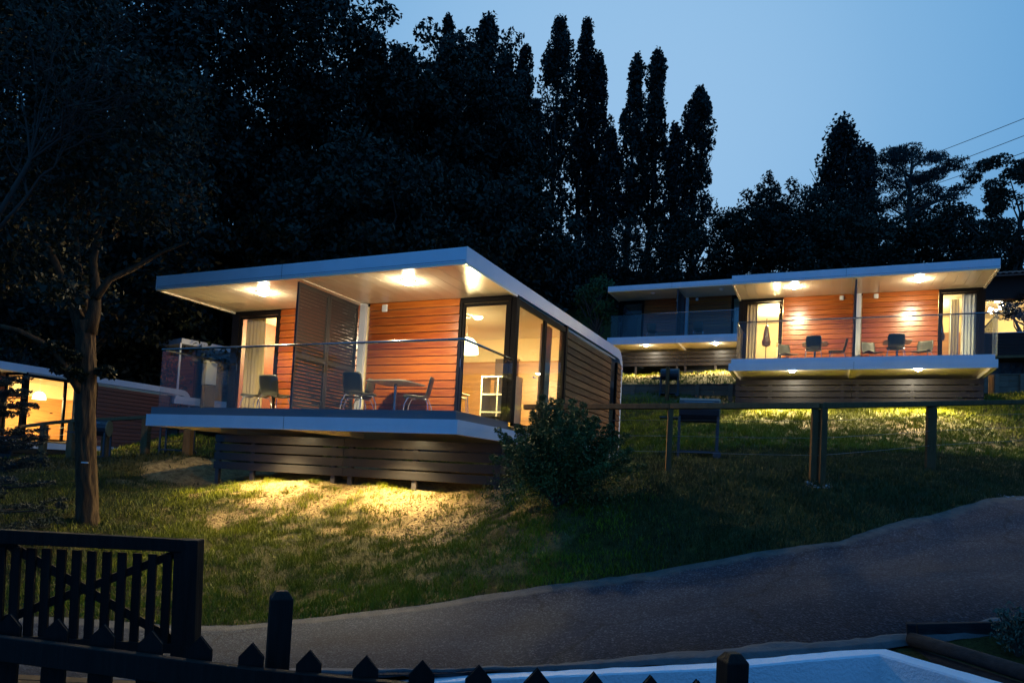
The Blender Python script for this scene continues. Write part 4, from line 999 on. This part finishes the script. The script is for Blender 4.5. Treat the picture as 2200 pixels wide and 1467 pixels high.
def poplar(px, py_top, d, py_base, w, label, seed, leafs=9000, size=.26, spires=1, bare=.25):
    w = w * 1.08; size = .30; leafs = int(leafs * 1.6)
    rng = np.random.default_rng(seed); g = P(px, py_base, d); zg = gz(g[0], g[1]); top = P(px, py_top, d)
    base = np.array([top[0], top[1], zg]); Ht = top[2] - zg
    o = tag(empty('poplar', base), label, 'tree', 'tall poplars against the evening sky')
    cs = []; rs_ = []; tr = MB()
    for s in range(spires):
        ox = (s - (spires - 1) / 2) * w * 1.0 + rng.normal() * .2; hs = Ht * (1 - .06 * abs(s - (0 if spires < 3 else 1)) - (.0 if s == 0 else rng.uniform(.0, .12)))
        n = 150
        t = rng.uniform(0, 1, n) ** .85; z = hs * (bare + (1 - bare) * t)
        prof = np.sin(np.clip(t * .93 + .07, 0, 1) * math.pi) ** .50 * (1 - .22 * t) * w * (1 + .17 * np.sin(t * 15 + seed + 2 * np.sin(t * 5)) + .12 * rng.normal(size=n))
        a = rng.uniform(0, 2 * math.pi, n); rr_ = prof * rng.uniform(.1, 1, n) ** .6
        cx = rr_ * np.cos(a) * RH[0] - rr_ * np.sin(a) * FH[0] + ox * RH[0] * (1 - .3 * t); cy = rr_ * np.cos(a) * RH[1] - rr_ * np.sin(a) * FH[1] + ox * RH[1]
        cs.append(np.stack([cx, cy, z], 1)); k = rng.uniform(.6, 1.2, n) * w * .30
        rs_.append(np.stack([k, k, k * 2.0], 1))
        # dense leader near the tip
        tz = np.linspace(.80, 1.0, 14); cs.append(np.stack([ox * RH[0] + rng.normal(0, .12, 14), ox * RH[1] + rng.normal(0, .12, 14), hs * tz - .2], 1)); q = np.linspace(.5, .18, 14) * w; rs_.append(np.stack([q, q, q * 2.2], 1))
        tr.tube([(ox * RH[0] * min(1, k_ / 3), ox * RH[1] * min(1, k_ / 3), hs * .97 * k_ / 8) for k_ in range(9)], [.26 * (1 - k_ / 9) + .02 for k_ in range(9)], 6)
        for b in range(26):
            zz = hs * rng.uniform(.06, .62); aa = rng.uniform(0, 6.28); L = w * rng.uniform(.5, .95)
            tr.tube([(ox * RH[0], ox * RH[1], zz), (ox * RH[0] + L * .6 * math.cos(aa), ox * RH[1] + L * .6 * math.sin(aa), zz + L * 1.0), (ox * RH[0] + L * math.cos(aa), ox * RH[1] + L * math.sin(aa), min(zz + L * 1.8, hs * .9))], [.07, .045, .015], 4)
    cs = np.concatenate(cs); rs_ = np.concatenate(rs_)
    pts = blob_points(cs, rs_, max(4, leafs * spires // len(cs)), rng)
    v, f = leaf_quads(pts, size, rng, .6, .5); link('crown', np_mesh('crown', v, f, M['leaf_pop']), o); tr.build('trunk', M['bark_dark'], o, smooth=True)
    return o
BG = 'dark broadleaf trees on the hill behind the cabins'
bt = [ # px, base y, d, crown px, crown py, rx, rz, leaves, size, label
 (60, 900, 34, 60, 240, 8.5, 9.5, 'large dark tree filling the upper left corner'),
 (330, 900, 36, 330, 180, 9.5, 10, 'large dark tree above the small far cabin'),
 (520, 850, 38, 515, 190, 6.2, 9.5, 'tall dark broadleaf tree rising out of the top of the picture'),
 (470, 850, 38, 470, 520, 6.5, 5.0, 'lower dark tree just behind the left end of the nearest roof'),
 (800, 800, 42, 780, 300, 5.8, 6.6, 'round-topped dark tree above the nearest roof\'s middle'),
 (930, 780, 46, 925, 340, 5.6, 7.2, 'dark tree right of the round-topped one, beside the poplars'),
 (1060, 760, 50, 1050, 420, 4.2, 8.6, 'dark tree directly left of the poplar row'),
 (760, 800, 34, 760, 520, 6.0, 4.0, 'low dark tree just behind the nearest roof'),
 (1000, 780, 40, 1010, 560, 6.0, 3.6, 'low dark tree behind the nearest roof\'s right corner'),
 (150, 900, 30, 150, 560, 6.0, 5.0, 'dark tree behind the oak\'s fork'),
 (260, 870, 36, 255, 740, 5.5, 3.4, 'low dark tree directly above the dark red cabin roof'),
 (450, 850, 40, 450, 700, 5.5, 3.6, 'low dark tree behind the small far cabin'),
]
for i, q in enumerate(bt):
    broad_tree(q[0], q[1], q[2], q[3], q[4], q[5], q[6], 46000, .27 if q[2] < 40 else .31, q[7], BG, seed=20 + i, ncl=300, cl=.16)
mt = [
 (1480, 700, 58, 1500, 560, 4.6, 4.4, 'rounded dark tree at the foot of the narrow single poplar'),
 (1640, 680, 55, 1640, 520, 3.6, 3.6, 'loose dark tree in the dip of the skyline'),
 (1740, 680, 52, 1720, 520, 4.2, 4.0, 'dark tree left of the broad poplar'),
 (1850, 680, 50, 1850, 555, 5.4, 3.6, 'dark tree below the pine'),
 (2010, 680, 50, 2010, 560, 4.8, 3.4, 'dark tree below the pine\'s right branches'),
 (1330, 700, 58, 1330, 580, 5.4, 3.2, 'low dark tree at the foot of the poplar row'),
 (1190, 700, 56, 1190, 590, 5.4, 3.0, 'low dark tree between nearest roof and poplars'),
]
for i, q in enumerate(mt):
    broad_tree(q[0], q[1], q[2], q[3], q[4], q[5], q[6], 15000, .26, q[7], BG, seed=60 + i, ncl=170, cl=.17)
broad_tree(2190, 640, 42, 2195, 490, 3.4, 4.6, 22000, .20, 'lighter green loose tree at the right edge of the picture', BG, m='leaf_big', seed=80, ncl=90, cl=.17)
broad_tree(2200, 720, 33, 2225, 650, 1.5, 1.1, 3500, .16, 'leafy branch hanging in front of the restaurant', BG, m='leaf_big', seed=81, ncl=30, cl=.25)
broad_tree(1655, 640, 55, 1655, 425, .9, 2.0, 900, .26, 'thin spindly treetop standing above the skyline dip', BG, seed=82, ncl=30, cl=.4)
broad_tree(1285, 790, 36, 1278, 648, 1.15, 1.25, 3800, .12, 'small light green maple beside the unlit cabin', 'small trees by the cabins', m='leaf_light', seed=83, ncl=60, cl=.26, name='maple_tree')
for i, (px, yt, w, sp, lab) in enumerate((
    (968, 45, 1.15, 1, 'thin poplar tip rising out of the dark broadleaf trees'),
    (1072, 52, 1.9, 2, 'twin-tipped poplar left of the sky gap'),
    (1125, 112, 1.3, 1, 'shorter poplar leaning at the edge of the dark trees'),
    (1148, 222, .9, 1, 'slim poplar tip between the dark trees and the tall pair'),
    (1202, 52, 1.75, 1, 'left one of the two tallest poplars'),
    (1276, 54, 1.30, 2, 'right one of the two tallest poplars, with two tips'),
    (1310, 285, 1.2, 1, 'lower poplar to the right of the tallest pair'),
    (1366, 128, 1.25, 1, 'poplar left half of the mid-height pair'),
    (1402, 120, 1.35, 1, 'poplar right half of the mid-height pair'),
    (1448, 278, 1.1, 1, 'small poplar between the mid-height pair and the single one'),
    (1500, 198, 1.6, 1, 'single narrow poplar at the right end of the row'))):
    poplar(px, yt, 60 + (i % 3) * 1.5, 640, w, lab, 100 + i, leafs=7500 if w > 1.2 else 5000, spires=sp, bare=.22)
poplar(1812, 275, 57, 640, 2.5, 'broad poplar left of the pine', 120, leafs=9000, bare=.1)
poplar(1860, 325, 58, 640, 1.4, 'shorter poplar tucked between the broad poplar and the pine', 121, leafs=6000, bare=.1)
# pine
def pine():
    rng = np.random.default_rng(7); d = 52; top = P(1960, 325, d); zg = gz(top[0], top[1]); base = np.array([top[0], top[1], zg]); Ht = top[2] - zg
    o = tag(empty('pine_tree', base), 'spreading black pine with tiered branches before the cables', 'tree')
    tr = MB(); tr.tube([(0, 0, -.4), (.1, 0, Ht * .4), (-.1, 0, Ht * .75), (0, 0, Ht * .96)], [.32, .26, .16, .06], 8)
    pads = []
    br = [(0, 318, 0), (-70, 335, .2), (55, 340, .3), (-30, 328, -.4), (120, 360, .1), (80, 352, -.4), (-85, 372, .4), (30, 385, .4), (-40, 400, -.2), (90, 420, .3), (128, 398, -.1), (-60, 440, .5), (10, 450, .2), (70, 475, .1), (120, 480, .3), (-75, 490, .0), (0, 500, 0), (140, 520, .2), (50, 540, 0), (-50, 545, .3), (100, 560, 0)]
    for (dx, y, dep) in br:
        w = P(1960 + dx, y, d + dep * 5) - base; zz = w[2] - rng.uniform(.4, 1.2)
        tr.tube([(0, 0, max(zz - 1.0, 1)), (w[0] * .5, w[1] * .5, zz), tuple(w)], [.11, .07, .03], 5)
        for q in range(8):
            t = rng.uniform(.35, 1.12); pads.append(np.array([w[0] * t, w[1] * t, w[2] - (1 - t) * .9]) + rng.normal(size=3) * (.45, .45, .16))
    pads = np.array(pads); n = len(pads); r3 = np.stack([rng.uniform(.5, .95, n), rng.uniform(.5, .95, n), rng.uniform(.17, .30, n)], 1)
    pts = blob_points(pads, r3, 135, rng); v, f = leaf_quads(pts, .26, rng, .25, .8)
    link('crown', np_mesh('crown', v, f, M['leaf_pine']), o); tr.build('trunk', M['bark_dark'], o, smooth=True)
pine()
# distant wood filling the hill's foot
rng = np.random.default_rng(11); n = 60000
u = rng.uniform(-46, 50, n); v_ = rng.uniform(55, 66, n); x, y = uv2xy(u, v_); hz = H0(x, y)
hh = 1.0 + 3.0 * fbm(u, u * 0, .18, 3); z = hz + hh * rng.uniform(0, 1, n) ** .8
vv, ff = leaf_quads(np.stack([x, y, z], 1), .42, rng, .7); tag(link('woods', np_mesh('woods', vv, ff, M['leaf_big'])), kind='stuff')
# ---- the oak by the left edge
RH3 = (RH[0], RH[1], 0); FH3 = (FH[0], FH[1], 0)
def oak():
    rng = np.random.default_rng(17); d = 11.6
    def q(x, y, dd=0): return P(x, y, d + dd)
    b = q(188, 1150); base = np.array([b[0], b[1], gz(b[0], b[1])])
    o = tag(empty('oak_tree', base), 'oak with forked bark-ridged trunk in front of the dark red cabin', 'tree')
    L = lambda *p: [q(*a) - base for a in p]
    tr = MB()
    main = L((191, 1200), (189, 1140), (187, 1060), (184, 960), (183, 880), (186, 800), (184, 730), (183, 690))
    mi = np.array(main); tt_ = np.linspace(0, len(main) - 1, 90); mp = [tuple(np.array([np.interp(t, range(len(main)), mi[:, k]) for k in range(3)])) for t in tt_]
    i0 = len(tr.v); tr.tube(mp, [float(np.interp(t, range(8), [.20, .172, .155, .148, .145, .143, .138, .15])) for t in tt_], 44)
    for k in range(i0, len(tr.v)):
        r_i = (k - i0) // 44; a_i = (k - i0) % 44; c_ = np.array(mp[min(r_i, 89)]); q_ = np.array(tr.v[k]) - c_
        g_ = math.sin(a_i / 44 * 2 * math.pi * 9 + 1.6 * math.sin(r_i * .22) + 1.1 * math.sin(r_i * .6 + a_i * .3)); tr.v[k] = tuple(c_ + q_ * (1 + .055 * g_ + rng.normal(0, .018)))
    tr.tube(L((180, 715), (163, 670), (150, 630, -.2), (128, 590, -.3), (110, 545, -.4), (70, 480, -.6)), [.13, .095, .08, .07, .055, .03], 8)
    tr.tube(L((190, 715), (203, 665), (205, 620, .2), (200, 560, .3), (215, 490, .5), (240, 400, .5)), [.13, .10, .08, .06, .05, .03], 8)
    tr.tube(L((184, 700), (180, 640, .5), (165, 560, .8), (160, 480, 1), (150, 400, 1)), [.10, .08, .06, .05, .03], 8)
    tr.tube(L((205, 640), (235, 600, .1), (290, 575, .2), (340, 545, .3), (405, 520, .4)), [.07, .055, .045, .035, .018], 7)
    tr.tube(L((182, 850), (160, 822, -.2), (130, 770, -.4), (90, 735, -.6), (40, 710, -.8), (-20, 695, -1)), [.09, .06, .05, .045, .04, .03], 8)
    tr.tube(L((197, 800), (216, 795), (222, 790)), [.05, .045, .04], 7)
    tk = tr.build('trunk', M['bark'], o, smooth=True)
    pm_ = MB()
    for dx in (-2,): c_ = np.array(L((184 + dx, 993 + dx * -.1, -.175 + abs(dx + 1) * .003))[0]); pm_.obox(c_, RH3, FH3, (0, 0, 1), .055, .004, .011 - abs(dx) * .0004)
    pm_.build('paint_mark', M['ventbox'], o)
    cs = []
    for k in range(170):
        x = rng.uniform(-150, 400); y = rng.uniform(-60, 640) if x < 240 else rng.uniform(150, 480)
        cs.append(q(x, y, rng.uniform(-1.2, 2.2)) - base)
    for (x, y, dd) in ((150, 765, -.3), (110, 745, -.5), (60, 720, -.6), (165, 805, -.2), (130, 790, -.3), (228, 800, 0), (90, 760, -.5), (30, 730, -.7)):
        cs.append(q(x, y, dd) - base)
    cs = np.array(cs); n = len(cs); r = rng.uniform(.35, .75, n); r[170:] = .17
    pts = blob_points(cs, np.stack([r, r, r * .6], 1), 210, rng); v, f = leaf_quads(pts, .095, rng, .55)
    link('crown', np_mesh('crown', v, f, M['leaf_oak']), o)
oak()
# ---- bare dead branches
def dead_tree():
    rng = np.random.default_rng(5); d = 10.4; b = P(-330, 1100, d); base = np.array([b[0], b[1], gz(b[0], b[1])])
    o = tag(empty('dead_tree', base), 'leafless grey branches spreading in the upper left darkness', 'tree')
    q = lambda x, y, dd=0: P(x, y, d + dd) - base
    mb = MB(); mb.tube([q(-330, 1130), q(-250, 900), q(-60, 560), q(65, 345)], [.09, .07, .05, .028], 7); mb.tube([q(-60, 560), q(60, 420)], [.045, .02], 6)
    def twig(a, b_, r, lev):
        p = limb_path(a, b_, rng, .10, 4); mb.tube(p, [r * (1 - .17 * k) for k in range(5)], 5, cap=False)
        if lev:
            for t in (1, 2, 3, 4):
                dv = (np.array(b_) - np.array(a)); L = np.linalg.norm(dv); e = p[t] + (dv / L + rng.normal(size=3) * .55) * L * rng.uniform(.3, .5); twig(p[t], e, r * .55, lev - 1)
    for (x, y) in ((15, 130), (60, 60), (110, 150), (190, 165), (240, 160), (270, 190), (225, 210), (150, 300), (20, 340), (200, 260)):
        twig(q(65, 345) if y < 300 else q(60, 420), q(x, y, rng.uniform(-.5, .5)), .020, 2)
    mb.build('trunk', M['deadwood'], o, smooth=True)
dead_tree()
# ---- conifer at the left edge
def conifer():
    rng = np.random.default_rng(23); d = 9.3; b = P(-70, 1080, d); base = np.array([b[0], b[1], gz(b[0], b[1])])
    o = tag(empty('conifer', base), 'dark conifer reaching its sprays before the bright window', 'tree')
    mb = MB(); Ht = 3.2; mb.tube([(0, 0, -.3), (0, 0, Ht)], [.10, .02], 7)
    cs = []; rr = []
    for k in range(64):
        z = rng.uniform(.2, 2.7); a = rng.uniform(0, 6.28); L = (1.35 - .30 * z) * rng.uniform(.8, 1.15) * 1.0; dr = np.array([math.cos(a), math.sin(a), 0])
        tip = dr * L + np.array([0, 0, z + .12 - .05]); mb.tube([(0, 0, z), tuple(dr * L * .5 + (0, 0, z + .02)), tuple(tip)], [.018, .012, .004], 4)
        for t in np.linspace(.25, 1.05, 9): cs.append(dr * L * t + np.array([0, 0, z + .02 + .10 * t]) + rng.normal(size=3) * .03); rr.append((.12 * (1.15 - t * .6), .12 * (1.15 - t * .6), .028))
    pts = blob_points(np.array(cs), np.array(rr), 60, rng); v, f = leaf_quads(pts, .055, rng, .22); link('crown', np_mesh('crown', v, f, M['leaf_conifer']), o)
    mb.build('trunk', M['bark_dark'], o)
conifer()
# ---- big shrub in front of the nearest cabin
def shrub(px, py, d, rx, rz, n, size, m, label, seed, shoots=60, name='shrub'):
    rng = np.random.default_rng(seed); b = P(px, py, d); base = np.array([b[0], b[1], gz(b[0], b[1])])
    o = tag(empty(name, base), label, 'shrub'); st_ = MB(); cs = []; rr = []
    for k in range(shoots):
        a = rng.uniform(0, 6.28); e = rng.uniform(.12, 1.0) ** .8 * 1.45; L = rng.uniform(.75, 1.12)
        tip = np.array([math.cos(a) * math.cos(e) * rx, math.sin(a) * math.cos(e) * rx, rz * (.12 + .88 * math.sin(e))]) * L
        p = [np.zeros(3), tip * .45 + (0, 0, .1 * rz), tip]; st_.tube(p, [.014, .008, .003], 4)
        for t in np.linspace(.3, 1.0, 10):
            q = p[1] + (p[2] - p[1]) * (t - .45) / .55 if t > .45 else p[1] * t / .45
            cs.append(q + rng.normal(size=3) * .035 * (1.2 - t)); w = rx * (.16 * (1.25 - t) + .012); rr.append((w, w, w * .8))
    for k in range(90):
        u = rng.normal(size=3); u /= np.linalg.norm(u); u[2] = abs(u[2]); cs.append(np.array([u[0] * rx, u[1] * rx, u[2] * rz]) * rng.uniform(.3, .88) + (0, 0, .08)); rr.append((rx * .2,) * 3)
    cs = np.array(cs); pts = blob_points(cs, np.array(rr), max(3, n // len(cs)), rng); pts = pts[pts[:, 2] > -.1]
    v, f = leaf_quads(pts, size, rng, .38, .4); link('foliage', np_mesh('foliage', v, f, M[m]), o); st_.build('stem', M['bark_dark'], o); return o
shrub(1195, 1112, 10.1, 1.18, 1.42, 80000, .042, 'leaf_bush', 'large feathery green shrub at the right corner of the nearest cabin', 31, 80)
shrub(2185, 1440, 4.55, .17, .30, 2600, .030, 'leaf_grey', 'grey-green rosette plant in the timber bed', 32, 34)
# ---- stones
def pebbles(name, c, rx, ry, n, s, seed):
    rng = np.random.default_rng(seed); mb = MB()
    for k in range(n):
        a = rng.uniform(0, 6.28); r = rng.uniform(.25, 1) ** .6; u = c[0] + r * rx * math.cos(a); w = c[1] + r * ry * math.sin(a); x, y = uv2xy(u, w); q = s * rng.uniform(.6, 1.3)
        mb.lathe((x, y, gz(x, y) + q * .15), [(0, -q * .4), (q * .8, -q * .2), (q * .9, q * .1), (q * .5, q * .4), (0, q * .45)], 6)
    tag(mb.build(name, M['stones']), kind='stuff')
u0, v0 = xy2uv(g2_[0], g2_[1]); pebbles('white_gravel', (u0, v0 - .08), .20, .15, 120, .016, 3)
u1, v1 = uvof((2180, 1062, 11.2)); pebbles('roadside_gravel', (u1 + .2, v1), .9, .14, 120, .017, 4)
def clods(name, n, s, seed, m):
    rng = np.random.default_rng(seed); u = rng.uniform(-6.5, 4.5, n * 4); w = rng.uniform(8.4, 13.8, n * 4); x, y = uv2xy(u, w)
    k = (soil(x, y) > .45) & (w > vfar_e(u) + .1) & ~((x > -11.9) & (x < -5.2) & (y > 11.2)); x, y = x[k][:n], y[k][:n]; z = H(x, y); mb = MB()
    for a, b, c in zip(x, y, z):
        q = s * rng.uniform(.4, 1.4) ; i = len(mb.v); mb.lathe((a, b, c), [(q * .7, -q * .3), (q * .9, q * .15), (q * .4, q * .5), (0, q * .55)], 5)
        for j in range(i, len(mb.v)): mb.v[j] = tuple(np.array(mb.v[j]) + rng.normal(0, q * .15, 3))
    tag(mb.build(name, m), kind='stuff')
clods('soil_clods', 2600, .016, 12, mat('brown_clod', (.16, .10, .045), .95, spec=.1))
# ---- grass
def grass(name, n, ur, vr, hgt, wid, seed, m, keep, clump=3.0, lift=0):
    rng = np.random.default_rng(seed); u = rng.uniform(*ur, n); v = rng.uniform(*vr, n)
    x, y = uv2xy(u, v); k = keep(x, y, u, v) > rng.uniform(0, 1, n)
    k &= ~((x > -11.95) & (x < -5.1) & (y > 11.35) & (y < 18.7)); k &= ~((x > -2.95) & (x < 4.0) & (y > 24) & (y < 31)); k &= ~((x > -10.3) & (x < -3.4) & (y > 35.4) & (y < 43))
    k &= ~((x < -25.4) & (x > -32.4) & (y > 13.5) & (y < 22.8)); k &= v > vfar_e(u) + .02
    x, y, u, v = x[k], y[k], u[k], v[k]; n = len(x); z = H(x, y)
    c = .55 + .9 * fbm(x, y, clump, seed); h = hgt * rng.uniform(.5, 1.4, (n, 1)) * c[:, None]
    a = rng.uniform(0, 2 * math.pi, n); dr = np.stack([np.cos(a), np.sin(a), np.zeros(n)], 1)
    ln = rng.normal(size=(n, 3)) * .42; ln[:, 2] = 1; ln /= np.linalg.norm(ln, axis=1, keepdims=True)
    p = np.stack([x, y, z - .01], 1); w = wid * rng.uniform(.6, 1.3, (n, 1))
    V_ = np.stack([p - dr * w, p + dr * w, p + ln * h], 1).reshape(-1, 3)
    tag(link(name, np_mesh(name, V_, np.arange(n * 3).reshape(n, 3), M[m], 3)), kind='stuff')
def kg(x, y, u, v):
    s = soil(x, y); cl = fbm(x, y, 4.5, 77); return np.clip((1 - s) * (.15 + 1.1 * smooth(.40, .58, cl)) + .50 * smooth(.55, .66, cl), 0, 1)
kr = lambda u: np.maximum(smooth(.4, 2.6, u), .85 * smooth(4.6, 7.0, -u))  # where the shade-coloured blades replace the brighter ones, right and far left
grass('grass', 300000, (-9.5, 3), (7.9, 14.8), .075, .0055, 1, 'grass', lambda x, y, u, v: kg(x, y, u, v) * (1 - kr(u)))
grass('shaded_verge_grass', 420000, (-9.5, 11.5), (7.9, 14.8), .085, .0055, 11, 'grass_shade', lambda x, y, u, v: kr(u) * np.clip(.35 + kg(x, y, u, v), 0, 1))
grass('tuft_grass', 70000, (-7, 4), (8.0, 14.6), .11, .0065, 8, 'grass', lambda x, y, u, v: .9 * (1 - kr(u)) * smooth(.60, .68, fbm(x, y, 2.6, 41)) , clump=5)
grass('dry_grass', 110000, (-9.5, 6), (8.6, 14.8), .04, .005, 2, 'drygrass', lambda x, y, u, v: .25 + .75 * soil(x, y) * smooth(.4, .6, fbm(x, y, 3, 5)))
grass('slope_grass', 300000, (-3, 18), (14.5, 24.5), .10, .011, 3, 'grass', kg)
grass('slope_dry_grass', 60000, (-3, 18), (14.5, 24.5), .06, .009, 4, 'drygrass', lambda x, y, u, v: .15 + .7 * soil(x, y))
grass('far_grass', 90000, (-18, 22), (24, 37), .12, .018, 5, 'grass', lambda x, y, u, v: np.where(y > 33, .5, .9) * (1 - .5 * soil(x, y)))
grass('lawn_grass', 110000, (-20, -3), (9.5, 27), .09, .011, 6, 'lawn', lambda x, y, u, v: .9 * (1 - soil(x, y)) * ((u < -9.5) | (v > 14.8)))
